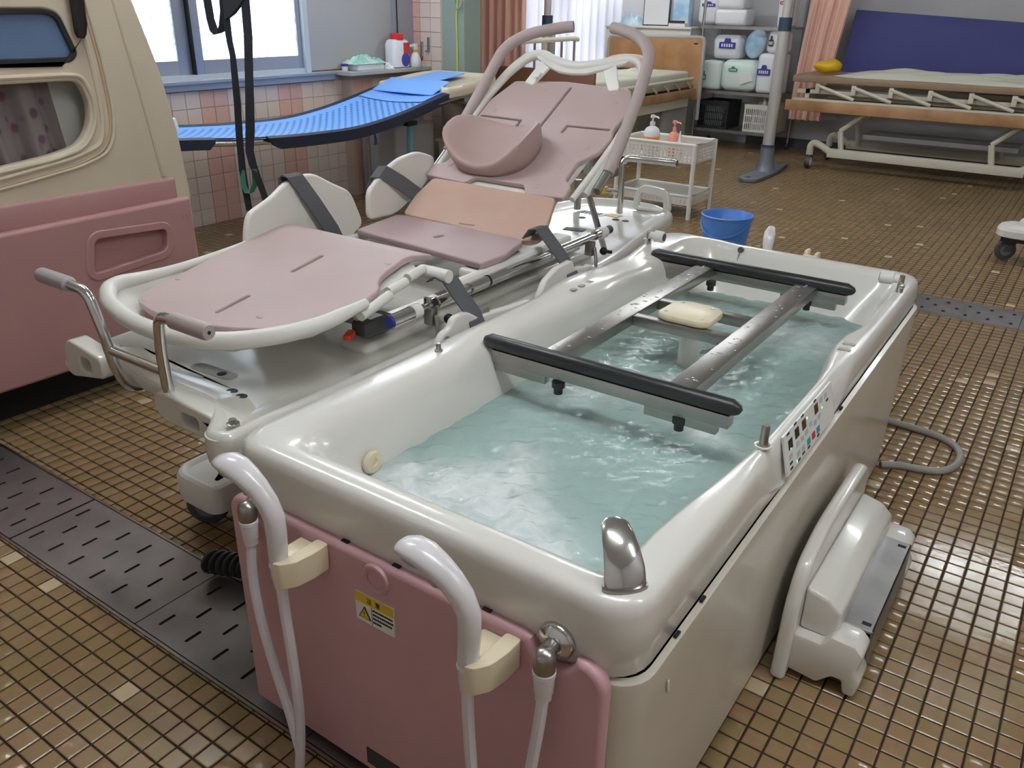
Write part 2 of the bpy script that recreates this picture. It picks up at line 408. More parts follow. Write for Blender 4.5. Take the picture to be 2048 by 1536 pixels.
def sash(y0, y1, x, a, b):
    s = part('sash', vf_join(box(x-0.03, x, y0, y0+a, LWZ0+0.03, LWZ1-0.05, 0.003), box(x-0.03, x, y1-b, y1, LWZ0+0.03, LWZ1-0.05, 0.003), box(x-0.03, x, y0+a, y1-b, LWZ0+0.03, LWZ0+0.115), box(x-0.03, x, y0+a, y1-b, LWZ1-0.12, LWZ1-0.05)), M_ALU, win)
    part('pane', box(x-0.018, x-0.012, y0+a, y1-b, LWZ0+0.115, LWZ1-0.12), M_PANE, s)
sash(LWY0+0.05, 3.503, WX-0.03, .095, .095); sash(3.513, LWY1-0.05, WX-0.01, .07, .035)
part('glazing_gasket', box(WX-0.04, WX+0.004, 3.5035, 3.5125, LWZ0+0.03, LWZ1-0.05), M_BLACK, win)
struct('trim_4', vf_join(box(WX-0.13, WX+0.05, LWY0, ledge_y0-0.09, LWZ0-0.022, LWZ0, 0.003), box(WX+0.0, WX+0.03, LWY0, ledge_y0-.09, LWZ0-0.06, LWZ0-0.022)), M_ALU, label='grey metal window sill along the tiled wall')
struct('trim_5', box(WX-0.0085, WX+0.006, LWY1+0.0, 5.36, LWZ0+0.01, 2.2), M_GREYP, label='plain grey board closing off the window bay')
struct('trim_6', vf_join(box(WX-0.009, WX+0.03, 5.36, 5.44, LWZ0, RZ), box(WX-0.009, WX+0.015, 5.44, WY1, LWZ0, RZ)), M_ALU, label='blue grey window jamb beside the tiled corner')
struct('trim_7', box(WX+0.031, WX+0.036, 5.395, 5.402, LWZ0+0.01, RZ), M_BLACK, label='thin black gap line of the window jamb')
# ---- back window behind the white sheers
win2 = struct('window_2', vf_join(box(BWX0, BWX1, RY1+0.03, RY1+0.07, BWZ0, BWZ0+0.05), box(BWX0, BWX1, RY1+0.03, RY1+0.07, BWZ1-0.05, BWZ1), box(BWX0, BWX0+0.05, RY1+0.03, RY1+0.07, BWZ0, BWZ1), box(BWX1-0.05, BWX1, RY1+0.03, RY1+0.07, BWZ0, BWZ1), box(-5.8, -5.74, RY1+0.03, RY1+0.07, BWZ0, BWZ1)), M_ALUW, label='bright window in the far wall behind white sheers')
part('pane', box(BWX0+0.05, -5.8, RY1+0.045, RY1+0.05, BWZ0+0.05, BWZ1-0.05), M_PANEB, win2)
part('pane', box(-5.74, BWX1-0.05, RY1+0.045, RY1+0.05, BWZ0+0.05, BWZ1-0.05), M_PANEB, win2)

# ------------------------------------------------------------------ floor tiles
PITCH_T = 0.05; OX, OY = 0.031, 0.0455; GAP = 0.0045
D1 = (-3.04, -0.62, 0.813, 1.067); D2 = (-1.4, 2.2, 4.57, 4.87)   # drain channels
def tile_mat():
    m = bpy.data.materials.new('floor_tile'); m.use_nodes = True; nt = m.node_tree; b = nt.nodes['Principled BSDF']
    at = nt.nodes.new('ShaderNodeAttribute'); at.attribute_name = 'tone'
    tc = nt.nodes.new('ShaderNodeNewGeometry')
    n = nt.nodes.new('ShaderNodeTexNoise'); n.inputs['Scale'].default_value = 30; n.inputs['Detail'].default_value = 3
    nt.links.new(tc.outputs['Position'], n.inputs['Vector'])
    ad = nt.nodes.new('ShaderNodeMath'); ad.operation = 'MULTIPLY_ADD'; ad.inputs[1].default_value = 0.5; ad.inputs[2].default_value = -0.25
    nt.links.new(n.outputs['Fac'], ad.inputs[0])
    s = nt.nodes.new('ShaderNodeMath'); s.operation = 'ADD'
    nt.links.new(at.outputs['Fac'], s.inputs[0]); nt.links.new(ad.outputs[0], s.inputs[1])
    cr = nt.nodes.new('ShaderNodeValToRGB'); e = cr.color_ramp.elements
    e[0].position = 0.05; e[0].color = (*rgb(130, 112, 74), 1); e[1].position = 1.0; e[1].color = (*rgb(196, 174, 144), 1)
    for p, c in ((0.3, (136, 113, 78)), (0.5, (140, 116, 82)), (0.72, (142, 113, 84)), (0.9, (150, 124, 94))):
        k = e.new(p); k.color = (*rgb(*c), 1)
    nt.links.new(s.outputs[0], cr.inputs[0]); nt.links.new(cr.outputs[0], b.inputs['Base Color'])
    # wet glaze: smoother around the tub
    n3 = nt.nodes.new('ShaderNodeTexNoise'); n3.inputs['Scale'].default_value = 2.2; nt.links.new(tc.outputs['Position'], n3.inputs['Vector'])
    mr = nt.nodes.new('ShaderNodeMapRange'); mr.inputs['From Min'].default_value = 0.4; mr.inputs['From Max'].default_value = 0.6; mr.inputs['To Min'].default_value = 0.12; mr.inputs['To Max'].default_value = 0.26
    nt.links.new(n3.outputs['Fac'], mr.inputs['Value']); nt.links.new(mr.outputs['Result'], b.inputs['Roughness'])
    n2 = nt.nodes.new('ShaderNodeTexNoise'); n2.inputs['Scale'].default_value = 45; nt.links.new(tc.outputs['Position'], n2.inputs['Vector'])
    bp = nt.nodes.new('ShaderNodeBump'); bp.inputs['Strength'].default_value = 0.10; bp.inputs['Distance'].default_value = 0.004
    nt.links.new(n2.outputs['Fac'], bp.inputs['Height']); nt.links.new(bp.outputs['Normal'], b.inputs['Normal'])
    b.inputs['Specular IOR Level'].default_value = 0.5
    return m
M_TILE = tile_mat()
def set_tone(me, tones):
    a = me.attributes.new('tone', 'FLOAT', 'FACE'); a.data.foreach_set('value', np.asarray(tones, dtype=np.float32))
i0, i1 = int(math.floor((RX0-OX)/PITCH_T)), int(math.ceil((RX1-OX)/PITCH_T)); j0, j1 = int((RY0-OY)/PITCH_T)-1, int(math.ceil((RY1-OY)/PITCH_T))
I, J = np.meshgrid(np.arange(i0, i1), np.arange(j0, j1), indexing='ij'); I = I.ravel(); J = J.ravel()
cx = OX+(I+0.5)*PITCH_T; cy = OY+(J+0.5)*PITCH_T
def inr(R_): return (cx > R_[0]) & (cx < R_[1]) & (cy > R_[2]-0.012) & (cy < R_[3]+0.012)
keep = ~(inr(D1) | inr(D2)) & (cx > RX0) & (cx < RX1) & (cy > RY0) & (cy < RY1) & ~((cx < WX) & (cy < WY1))
cx, cy = cx[keep], cy[keep]
tone = np.clip(rng.normal(0.5, 0.17, len(cx)), 0.08, 0.86); tone[rng.random(len(cx)) < 0.006] = 1.25
# project, to find the 300 tiles that show largest in the photograph
rel = np.stack([cx, cy, -CAM_H+0*cx], 1); A_ = np.array([_r, _u, _f]); q = rel @ A_.T
px = 1024+F_PX*q[:, 0]/q[:, 2]; py = 768-F_PX*q[:, 1]/q[:, 2]
hid = (cx > -1.26) & (cx < -0.36) & (cy > 0.83) & (cy < 2.8)
hid |= (px > 520) & (px < 1500-0.45*(py-1378)) & (py > 900)
hid |= (px > 1540) & (px < 1800) & (py < 1360) & (py > 930) & (cx < -0.12)
vis = (q[:, 2] > 0.3) & (px > 4) & (px < 2044) & (py > 4) & (py < 1532) & ~hid
area = np.where(vis, 1.0/np.maximum(q[:, 2], .1)**3, 0); big = np.argsort(-area)[:300]
isbig = np.zeros(len(cx), bool); isbig[big] = True
h = PITCH_T/2-GAP/2; c_ = 0.0022
TV = np.array([(-h, -h, -0.004), (h, -h, -0.004), (h, h, -0.004), (-h, h, -0.004), (-h, -h, -0.0014), (h, -h, -0.0014), (h, h, -0.0014), (-h, h, -0.0014), (-h+c_, -h+c_, 0), (h-c_, -h+c_, 0), (h-c_, h-c_, 0), (-h+c_, h-c_, 0)])
TF = np.array([(0, 1, 5, 4), (1, 2, 6, 5), (2, 3, 7, 6), (3, 0, 4, 7), (4, 5, 9, 8), (5, 6, 10, 9), (6, 7, 11, 10), (7, 4, 8, 11), (8, 9, 10, 11)])
rx, ry, rt = cx[~isbig], cy[~isbig], tone[~isbig]; n = len(rx)
V = (TV[None]+np.stack([rx, ry, 0*rx], 1)[:, None]).reshape(-1, 3)
cut = []                                   # tiles cut along the drains
for D in (D1, D2):
    for lo, hi in ((None, D[2]-0.0105), (D[3]+0.0105, None)):
        edge = hi if lo is None else lo; r0 = OY+math.floor((edge-OY)/PITCH_T)*PITCH_T
        y0c, y1c = (r0+GAP/2, edge) if lo is None else (edge, r0+PITCH_T-GAP/2)
        cen = r0+PITCH_T/2
        if not (D[2]-0.012 < cen < D[3]+0.012) or y1c-y0c < 0.004: continue
        for xx in np.unique(cx):
            if D[0] < xx < D[1]:
                T_ = TV.copy(); T_[:, 1] = np.where(T_[:, 1] > 0, y1c-(h-T_[:, 1]), y0c+(T_[:, 1]+h)); T_[:, 0] += xx; cut.append(T_)
if cut:
    V = np.concatenate([V]+cut); rt = np.concatenate([rt, np.clip(rng.normal(.5, .17, len(cut)), .08, .86)]); n += len(cut)
Fq = (TF[None]+12*np.arange(n)[:, None, None]).reshape(-1, 4)
me = bpy.data.meshes.new('floor_tiles'); me.vertices.add(len(V)); me.vertices.foreach_set('co', V.ravel())
me.loops.add(len(Fq)*4); me.loops.foreach_set('vertex_index', Fq.ravel()); me.polygons.add(len(Fq)); me.polygons.foreach_set('loop_start', np.arange(len(Fq))*4)
me.update(calc_edges=True); me.materials.append(M_TILE); set_tone(me, np.repeat(rt, 9))
o = bpy.data.objects.new('tiles', me); COL.objects.link(o); o.parent = floor; o['kind'] = 'stuff'
tmeshes = {}
for k in big:
    lev = round(float(tone[k])*14)/14
    if lev not in tmeshes:
        t = bpy.data.meshes.new('tile'); t.from_pydata(TV.tolist(), [], TF.tolist()); t.materials.append(M_TILE); set_tone(t, [lev]*9); tmeshes[lev] = t
    o = bpy.data.objects.new('tile', tmeshes[lev]); COL.objects.link(o); o.parent = floor; o.location = (cx[k], cy[k], 0)

# ------------------------------------------------------------------ drains
def drain(nm, label, D, seams, rows, sl, sw, phase, rim):
    t = thing(nm, label, 'drain cover', ((seams[0]+seams[-1])/2, (D[2]+D[3])/2, 0))
    part('channel', vf_join(box(D[0], D[1], D[2]-0.004, D[3]+0.004, -0.0039, -0.0025)), M_BLACK, t)
    part('edge_frame', vf_join(box(D[0], D[1], D[2]-0.010, D[2]-0.003, -0.0039, 0.0012), box(D[0], D[1], D[3]+0.003, D[3]+0.010, -0.0039, 0.0012)), rim, t)
    for a, b in zip(seams[:-1], seams[1:]):
        g = 0.0015 if abs(b+2.285) > 0.01 else 0.006
        x0, x1 = a+0.0015, b-g
        holes = []
        for r, (yy, ph) in enumerate(rows):
            k = math.ceil((x0+0.012-phase-ph)/0.1035)
            while True:
                xx = phase+ph+k*0.1035
                if xx > x1-0.012: break
                holes.append(slot(xx, yy, sl, sw, PI/2)); k += 1
        pl = plate(rrect(x0, x1, D[2], D[3], 0.002, 1), holes, 0.002)
        part('cover_plate', vf_map(pl, lambda x, y, z: (x, y, z+0.0)), M_DRAIN, t, smooth=False)
drain('drain_cover', 'long slotted steel drain cover running under the pink tub front', D1, [-3.04, -2.893, -2.285, -1.677, -1.069, -0.62], [(0.868, 0.0), (0.937, 0.0525), (1.008, 0.0)], 0.046, 0.0095, -2.66, M_STEEL)
drain('drain_cover', 'steel drain strip with small holes crossing the floor behind the tub', D2, [-1.4, -0.73, -0.12, 0.49, 1.1, 1.7, 2.2], [(4.64, 0.0), (4.723, 0.0515), (4.805, 0.0)], 0.034, 0.016, -0.47, M_BRUSH)

# ------------------------------------------------------------------ ceiling lamps out of frame; first mirrored in the floor, rest added as fill
M_TUBE = mat('lamp_tube', (1, 1, 1), 0.4, emit=((0.89, 0.955, 1.0), LAMP))
for k, (lx, ly) in enumerate(((0.2, 6.3), (-2.6, 6.3), (-0.3, 1.0), (-2.6, 1.6), (-3.9, 4.3), (1.5, 1.4), (-4.6, 7.9))):
    t = thing('ceiling_and_fill_light', ['twin tube fluorescent ceiling light above the far end of the tub', 'added twin tube fill light above the bath trolley', 'added twin tube fill light above the control panel', 'added twin tube fill light above the carriage', 'added twin tube fill light by the tiled window wall', 'added twin tube fill light over the open floor on the right', 'added twin tube fill light above the hospital bed'][k], 'ceiling light', (lx, ly, RZ-0.09), 'fluorescent ceiling lights')
    part('housing', box(lx-0.62, lx+0.62, ly-0.11, ly+0.11, RZ-0.05, RZ-0.001, 0.006), M_WHITE, t)
    for s in (-1, 1):
        part('tube', tube([(lx-0.58, ly+s*0.06, RZ-0.075), (lx+0.58, ly+s*0.06, RZ-0.075)], 0.015, 10), M_TUBE, t)

# ------------------------------------------------------------------ the bath tub
def sstep(a, b, x): t = min(1, max(0, (x-a)/(b-a))); return t*t*(3-2*t)
def ring(x0, x1, y0, y1, r, z, adj=None, ns=22, nc=6):
    out = []
    cs = ((x1-r, y1-r, 0), (x0+r, y1-r, PI/2), (x0+r, y0+r, PI), (x1-r, y0+r, 1.5*PI))
    for i, (cx_, cy_, a0) in enumerate(cs):
        for k in range(nc+1):
            a = a0+PI/2*k/nc; out.append((cx_+r*math.cos(a), cy_+r*math.sin(a)))
        nx, ny, na = cs[(i+1) % 4]; p = out[-1]; e = (nx+r*math.cos(na), ny+r*math.sin(na))
        for k in range(1, ns): t = k/ns; out.append((p[0]+(e[0]-p[0])*t, p[1]+(e[1]-p[1])*t))
    res = []
    for x, y in out:
        zz = z; xx = x; yy = y
        if adj: xx, yy, zz = adj(x, y, z)
        res.append((xx, yy, zz))
    return res
def rim_adj(w_out, w_in):
    def f(x, y, z):
        left = sstep(-0.95, -1.05, x); right = sstep(-0.62, -0.52, x)
        bk = sstep(1.92, 2.02, y)*(1-0.6*sstep(2.12, 2.3, y))
        z += left*0.016*bk + 0.012*sstep(2.4, 2.7, y) - left*0.012*sstep(2.25, 2.4, y)*(1-sstep(2.45, 2.6, y))
        ch = right*sstep(1.36, 1.44, y)*(1-sstep(1.80, 1.98, y))
        z -= w_out*ch*0.095 + w_in*ch*0.004
        x += w_in*ch*0.006 - left*w_in*-0.018*bk
        x -= right*w_in*0.030*(1-sstep(1.02, 1.40, y))*sstep(.90, .96, y)
        x -= right*w_in*0.022*sstep(1.95, 2.02, y)*(1-sstep(2.12, 2.25, y))
        return x, y, z
    return f
tub = thing('bath_tub', 'large ivory bath tub with pink front panel full of turquoise bubbling water', 'bath tub', (-0.80, 1.82, 0))
def seam(x, y, z): return x, y, z-.030+.033*(y-.84)
rings = [ring(-1.225, -.372, .852, 2.785, .060, .545, seam), ring(-1.236, -.362, .842, 2.796, .068, .552, seam), ring(-1.240, -.358, .838, 2.800, .07, .60, rim_adj(.55, 0)),
         ring(-1.237, -.361, .841, 2.797, .07, .628, rim_adj(.95, 0)), ring(-1.233, -.364, .844, 2.793, .068, .645, rim_adj(1.0, 0)), ring(-1.224, -.372, .852, 2.786, .062, .653, rim_adj(.65, 0)), ring(-1.205, -.384, .868, 2.772, .055, .656, rim_adj(.12, .4)),
         ring(-1.150, -.398, .895, 2.755, .055, .654, rim_adj(0, 1)), ring(-1.136, -.405, .905, 2.745, .06, .650, rim_adj(0, 1)), ring(-1.120, -.411, .916, 2.737, .075, .638, rim_adj(0, 1)), ring(-1.106, -.418, .926, 2.728, .09, .612, rim_adj(0, 1)),
         ring(-1.086, -.445, .955, 2.665, .14, .50, rim_adj(0, .5)), ring(-1.04, -.50, 1.02, 2.52, .18, .30), ring(-.98, -.55, 1.08, 2.42, .15, .22)]
part('rim_shell', loft(rings, (False, True)), M_TUB, tub, ang=1.2)
part('skirt', loft([ring(-1.228, -.360, .852, 2.79, .06, .025), ring(-1.236, -.354, .846, 2.796, .06, .44), ring(-1.238, -.350, .844, 2.798, .06, .532, seam), ring(-1.237, -.351, .845, 2.797, .06, .541, seam), ring(-1.226, -.362, .856, 2.786, .055, .544, seam)], (True, False)), M_TUBLOW, tub, ang=1.0)
part('base_plinth', box(-1.19, -.40, .90, 2.74, 0.0015, .03), M_DARK, tub)
# pink front panel with scallops round the two pipe fittings
def arc(cx_, cz, r, a0, a1, n=7): return [(cx_+r*math.cos(a0+(a1-a0)*k/n), cz+r*math.sin(a0+(a1-a0)*k/n)) for k in range(n+1)]
PL = [(-.392, .02)] + arc(-.437, .503, .045, 0, PI/2) + arc(-.484, .552, .040, -0.15, -PI+0.15, 8) + [(-.545, .549)] + [(-1.090, .549)] + arc(-1.140, .552, .040, -0.15, -PI+0.15, 8) + arc(-1.190, .507, .040, PI/2, PI) + [(-1.230, .02)]
pnl = part('front_panel', xz(plate(PL[::-1], (), 0.030, 0.011, 3), 0.838), M_PINK, tub, label='pink front panel')
part('recess_ring', vf_tf(lathe([(.019, -.001), (.020, .0035), (.025, .0065), (.029, .0055), (.031, .0)], n=28), Matrix.Translation((-.838, .8235, .514)) @ Matrix.Rotation(PI/2, 4, 'X')), M_PINK, pnl)
part('nameplate', box(-.892, -.745, .8205, .8232, .045, .085), M_DARK, pnl)
# caution sticker
lb = part('caution_label', box(-.890, -.799, .8200, .8231, .408, .470), M_LABELW, pnl, label='white and yellow caution sticker')
part('label_heading', box(-.8895, -.7995, .8190, .8201, .450, .4695), M_LABELY, lb)
tri = part('warning_triangle', xz(plate(round_poly([(-.883, .417), (-.853, .417), (-.868, .444)], .002), [], .0008), .8195), M_INK, pnl)
part('triangle_fill', xz(plate(round_poly([(-.8795, .419), (-.8565, .419), (-.868, .4395)], .001), [], .0008), .8189), M_LABELY, pnl)
text('!', .016, M_INK, pnl, frame((-.868, .8182, .427), (1, 0, 0), (0, 0, 1)), ext=.0002)
text('注  意', .013, M_INK, pnl, frame((-.845, .8187, .4598), (1, 0, 0), (0, 0, 1)), ext=.0002)
ink = []
for k in range(4):     # rows of fine print, too small to read
    x_ = -.8485
    while x_ < -.8485+(.044 if k < 3 else .020):
        w_ = random.uniform(.0025, .0042); ink.append(box(x_, x_+w_, .8194, .8201, .4413-.0085*k, .4413+.0042-.0085*k)); x_ += w_+.0010
part('fine_print', vf_join(*ink), M_INK, pnl, kind='stuff')
part('label_divider', box(-.8512, -.8506, .8192, .8201, .410, .449), M_INK, pnl)
# control panel sticker on the sloped right rim
def cp(u, v, d=0.0):   # u along y 0..1, v down the slope 0..1
    y = 1.50+0.335*u
    p0 = Vector((-.379, y, .6505)); p1 = Vector((-.3545, y, .5585)); n_ = Vector((.0920, 0, .0245)).normalized()
    p = p0.lerp(p1, v)+n_*(0.0016+d); return tuple(p)
def cquad(u0, u1, v0, v1, d, t=0.0008):
    V = [cp(u0, v0, d), cp(u1, v0, d), cp(u1, v1, d), cp(u0, v1, d), cp(u0, v0, d-t), cp(u1, v0, d-t), cp(u1, v1, d-t), cp(u0, v1, d-t)]
    return V, [(0, 1, 2, 3), (7, 6, 5, 4), (0, 4, 5, 1), (1, 5, 6, 2), (2, 6, 7, 3), (3, 7, 4, 0)]
ctl = part('control_panel', cquad(0, 1, 0.06, 0.96, 0.0005, 0.004), M_LABELW, tub, label='white membrane control panel')
DISP = mat('display_dark', rgb(30, 34, 32), 0.2); LED = mat('led_green', rgb(60, 200, 90), 0.4, emit=((0.2, 1.0, 0.35), 2.0)); DBR = mat('display_brown', rgb(86, 52, 30), 0.2); BTEAL = mat('button_teal', rgb(64, 160, 170), 0.4); BGREY = mat('button_grey', rgb(196, 196, 198), 0.5)
for (u, v, m, nm) in ((.07, .25, DISP, 'display'), (.20, .18, DISP, 'display'), (.34, .18, DBR, 'display'), (.60, .16, DBR, 'display')):
    part(nm, cquad(u, u+.075, v, v+.22, .0012), m, ctl)
for u, v in ((.095, .44), (.44, .22), (.75, .38), (.18, .86)): part('indicator', cquad(u, u+.012, v, v+.04, .0013), LED, ctl)
for u, v, m in ((.40, .70, BTEAL), (.50, .70, M_INKR), (.60, .70, BTEAL)): part('button', cquad(u, u+.065, v, v+.15, .0012), m, ctl)
for u, v in ((.06, .56), (.20, .48), (.29, .48), (.38, .46), (.47, .40), (.56, .48), (.65, .46), (.20, .70), (.29, .72), (.72, .14), (.82, .16)): part('button', cquad(u, u+.06, v, v+.12, .0010), BGREY, ctl)
ink = []
for u, v in ((.06, .10), (.20, .06), (.34, .07), (.60, .06), (.06, .76), (.20, .90), (.40, .90), (.60, .90), (.85, .36), (.29, .88), (.06, .88)):
    for k in range(3): ink.append(cquad(u+.018*k, u+.018*k+.013, v-.02, v+.03, .0011))
part('fine_print', vf_join(*ink), M_INK, ctl, kind='stuff')
# spray holes in the left rim, slots in the right rim
for y in (1.985, 2.030, 2.077):
    part('rim_hole', obox((-1.1495, y, .6705), (.016, .020, .003), .0012), M_GREYP, tub)
for y in (2.025, 2.070): part('rim_slot', obox((-.398, y, .6565), (.030, .016, .003), .001), M_GREYP, tub)
# bubble jets on the inner wall
for x, y, z in ((-1.083, 1.075, .545), (-1.088, 1.86, .548)):
    part('jet', vf_tf(lathe([(.026, 0), (.026, .006), (.022, .010), (.010, .010), (.008, .006)], n=18), Matrix.Translation((x-.004, y, z)) @ Matrix.Rotation(PI/2, 4, 'Y')), M_IVORY, tub)
# clamp knobs at the far corners
for s, (x, y) in ((1, (-1.200, 2.585)), (-1, (-.395, 2.575))):
    k = part('clamp_knob', tube([(x-.002*s, y, .700), (x+.012*s, y, .700), (x+.016*s, y, .700), (x+.046*s, y-.004, .700), (x+.05*s, y-.004, .700)], .016, 16, rs=[.012, .0125, .019, .0195, .018]), M_WHITE, tub)
    part('knob_face', lathe([(.013, 0), (.013, .003), (.004, .004)], (x+.0485*s if s > 0 else x-.0525, y-.004, .700), 14, 'X'), M_DARK, k)
    part('bracket', vf_join(lathe([(.010, .650), (.010, .688)], (x-.008*s, y, 0), 10), tube([(x-.008*s, y, .688), (x-.008*s, y, .712)], .008, 8), ball((x-.014*s, y-.012, .684), .008, 8, 6)), M_CHROME, k)
part('locating_pin', lathe([(.013, .6535), (.013, .657), (.0085, .658), (.0080, .694), (.0065, .698)], (-.392, 1.428, 0), 14), M_STEEL, tub)
part('pin_washer', lathe([(.017, .6525), (.017, .6555), (.010, .6565)], (-.392, 1.428, 0), 16), M_TUB, tub)
for x, y in ((-1.187, 1.42),): part('locating_pin', lathe([(.010, .6555), (.010, .659), (.006, .660), (.006, .672), (.004, .675)], (x, y, 0), 12), M_STEEL, tub)
part('plug_boss', lathe([(.011, -.006), (.011, .002), (.007, .006), (.002, .007)], (-.933, 2.742, .660), 12, 'Y'), M_STEEL, tub)
for k in range(12): part('chain_bead', ball((-.934-.0008*k, 2.733-.0006*k, .651-.0055*k), .0026, 6, 4), M_STEEL, tub)
# pipe fittings on the front
for x, s in ((-.484, 1), (-1.140, 1)):
    f_ = part('pipe_flange', lathe([(.031, .0), (.031, -.004), (.028, -.009), (.018, -.014), (.014, -.016)], (x, .838, .556), 24, 'Y'), M_CHROME, tub)
    part('elbow', vf_join(tube([(x, .828, .556), (x, .816, .556), (x+.003, .800, .556)], .0135, 14), lathe([(.0002, .5735), (.009, .572), (.0145, .567), (.0172, .558), (.0172, .536), (.016, .533)], (x+.006, .795, 0), 18)), M_STEEL, f_)
    part('hose_nut', lathe([(.0165, .535), (.0180, .533), (.0180, .526), (.0165, .524), (.0155, .495), (.0135, .490), (.0135, .482)], (x+.006, .795, 0), 18), M_SHWHITE, f_)
    pts = [(x+.006, .795, .486), (x+.004, .790, .43), (x-.003, .782, .34), (x-.012, .774, .22), (x-.02, .768, .10), (x-.01, .764, .03)] if x > -.8 else [(x+.006, .795, .486), (x+.004, .788, .41), (x+.022, .780, .32), (x+.058, .772, .22), (x+.095, .768, .12), (x+.12, .762, .03)]
    part('hose', tube(pts, .0095, 10, .05), M_HOSE, f_)
# side knocks: small marks of the skirt, seam slots
for y in (0.985, 1.085, 1.905): part('seam_slot', box(-.360, -.3545, y, y+.016, .5145+.033*(y-.84), .5185+.033*(y-.84)), M_BLACK, tub)
part('mould_mark', obox((-.3505, .965, .44), (.002, .006, .03), .001, rx=.25), M_LABELW, tub)
for x in (-.93, -.81, -.62): part('seam_slot', box(x, x+.016, .8335, .842, .5475, .5515), M_BLACK, tub)
# water surface, rippled, with foam
def water():
    nx, ny = 120, 300; x0, x1, y0, y1 = -1.098, -.430, .945, 2.685
    X_, Y_ = np.meshgrid(np.linspace(x0, x1, nx), np.linspace(y0, y1, ny), indexing='xy')
    Zs = np.zeros_like(X_)
    for k in range(90):
        a = rng.uniform(0, 2*PI); L = rng.uniform(0.014, 0.085); amp = 0.00030*(L/0.05)**0.9*rng.uniform(.4, 1)
        Zs += amp*np.sin((X_*math.cos(a)+Y_*math.sin(a))*2*PI/L+rng.uniform(0, 6.28))
    foam = np.zeros_like(X_)
    def blob(x, y, sx, sy, a, amp):
        nonlocal foam
        dx, dy = X_-x, Y_-y; u = dx*math.cos(a)+dy*math.sin(a); v = -dx*math.sin(a)+dy*math.cos(a)
        foam += amp*np.exp(-(u/sx)**2-(v/sy)**2)
    blob(-.95, 1.13, .16, .07, .2, 1.0); blob(-.84, 1.27, .05, .11, .5, .9); blob(-.76, 1.12, .15, .07, -.4, 1.1); blob(-.92, 1.04, .14, .06, 0, .8); blob(-.66, 1.04, .08, .05, 0, .7)
    blob(-.60, 1.66, .10, .040, -.4, .9); blob(-.93, 1.72, .12, .09, .6, .6); blob(-.80, 1.80, .1, .08, 0, .8); blob(-.86, 2.40, .22, .08, .1, .7); blob(-.58, 2.35, .12, .09, .6, .5)
    zz = .518+Zs*(1+1.2*foam)+foam*0.003
    V = np.stack([X_, Y_, zz], -1).reshape(-1, 3)
    idx = np.arange(nx*ny).reshape(ny, nx)
    Fq = np.stack([idx[:-1, :-1], idx[:-1, 1:], idx[1:, 1:], idx[1:, :-1]], -1).reshape(-1, 4)
    me = bpy.data.meshes.new('bath_water'); me.from_pydata(V.tolist(), [], Fq.tolist()); me.polygons.foreach_set('use_smooth', [True]*len(me.polygons))
    a = me.attributes.new('foam', 'FLOAT', 'POINT'); a.data.foreach_set('value', foam.ravel().astype(np.float32))
    m = bpy.data.materials.new('bath_water'); m.use_nodes = True; nt = m.node_tree; b = nt.nodes['Principled BSDF']; outn = nt.nodes['Material Output']
    at = nt.nodes.new('ShaderNodeAttribute'); at.attribute_name = 'foam'
    tc = nt.nodes.new('ShaderNodeTexCoord'); n = nt.nodes.new('ShaderNodeTexNoise'); n.inputs['Scale'].default_value = 16; n.inputs['Detail'].default_value = 6; n.inputs['Distortion'].default_value = 0.8
    nt.links.new(tc.outputs['Object'], n.inputs['Vector'])
    mu = nt.nodes.new('ShaderNodeMath'); mu.operation = 'MULTIPLY_ADD'; mu.inputs[1].default_value = 1.0
    mr = nt.nodes.new('ShaderNodeMapRange'); mr.inputs['From Min'].default_value = 0.25; mr.inputs['From Max'].default_value = 0.75; mr.inputs['To Min'].default_value = 0.25; mr.inputs['To Max'].default_value = 1.5
    nt.links.new(n.outputs['Fac'], mr.inputs['Value']); nt.links.new(mr.outputs['Result'], mu.inputs[0]); nt.links.new(at.outputs['Fac'], mu.inputs[1]); mu.inputs[2].default_value = 0.0
    mx = nt.nodes.new('ShaderNodeMix'); mx.data_type = 'RGBA'; mx.clamp_factor = True
    n2 = nt.nodes.new('ShaderNodeTexNoise'); n2.inputs['Scale'].default_value = 5; nt.links.new(tc.outputs['Object'], n2.inputs['Vector'])
    c2 = nt.nodes.new('ShaderNodeMix'); c2.data_type = 'RGBA'; c2.inputs['A'].default_value = (*rgb(158, 186, 180), 1); c2.inputs['B'].default_value = (*rgb(180, 204, 200), 1)
    nt.links.new(n2.outputs['Fac'], c2.inputs['Factor']); nt.links.new(c2.outputs['Result'], mx.inputs['A']); mx.inputs['B'].default_value = (*rgb(240, 246, 246), 1)
    nt.links.new(mu.outputs[0], mx.inputs['Factor']); nt.links.new(mx.outputs['Result'], b.inputs['Base Color'])
    b.inputs['Roughness'].default_value = 0.06; b.inputs['IOR'].default_value = 1.33
    n3 = nt.nodes.new('ShaderNodeTexNoise'); n3.inputs['Scale'].default_value = 48; n3.inputs['Detail'].default_value = 4; nt.links.new(tc.outputs['Object'], n3.inputs['Vector'])
    bp = nt.nodes.new('ShaderNodeBump'); bp.inputs['Strength'].default_value = 0.55; bp.inputs['Distance'].default_value = 0.005
    nt.links.new(n3.outputs['Fac'], bp.inputs['Height']); nt.links.new(bp.outputs['Normal'], b.inputs['Normal'])
    tr = nt.nodes.new('ShaderNodeBsdfTransparent'); ms = nt.nodes.new('ShaderNodeMixShader'); ms.inputs[0].default_value = 0.14
    nt.links.new(b.outputs[0], ms.inputs[1]); nt.links.new(tr.outputs[0], ms.inputs[2]); nt.links.new(ms.outputs[0], outn.inputs['Surface'])
    me.materials.append(m)
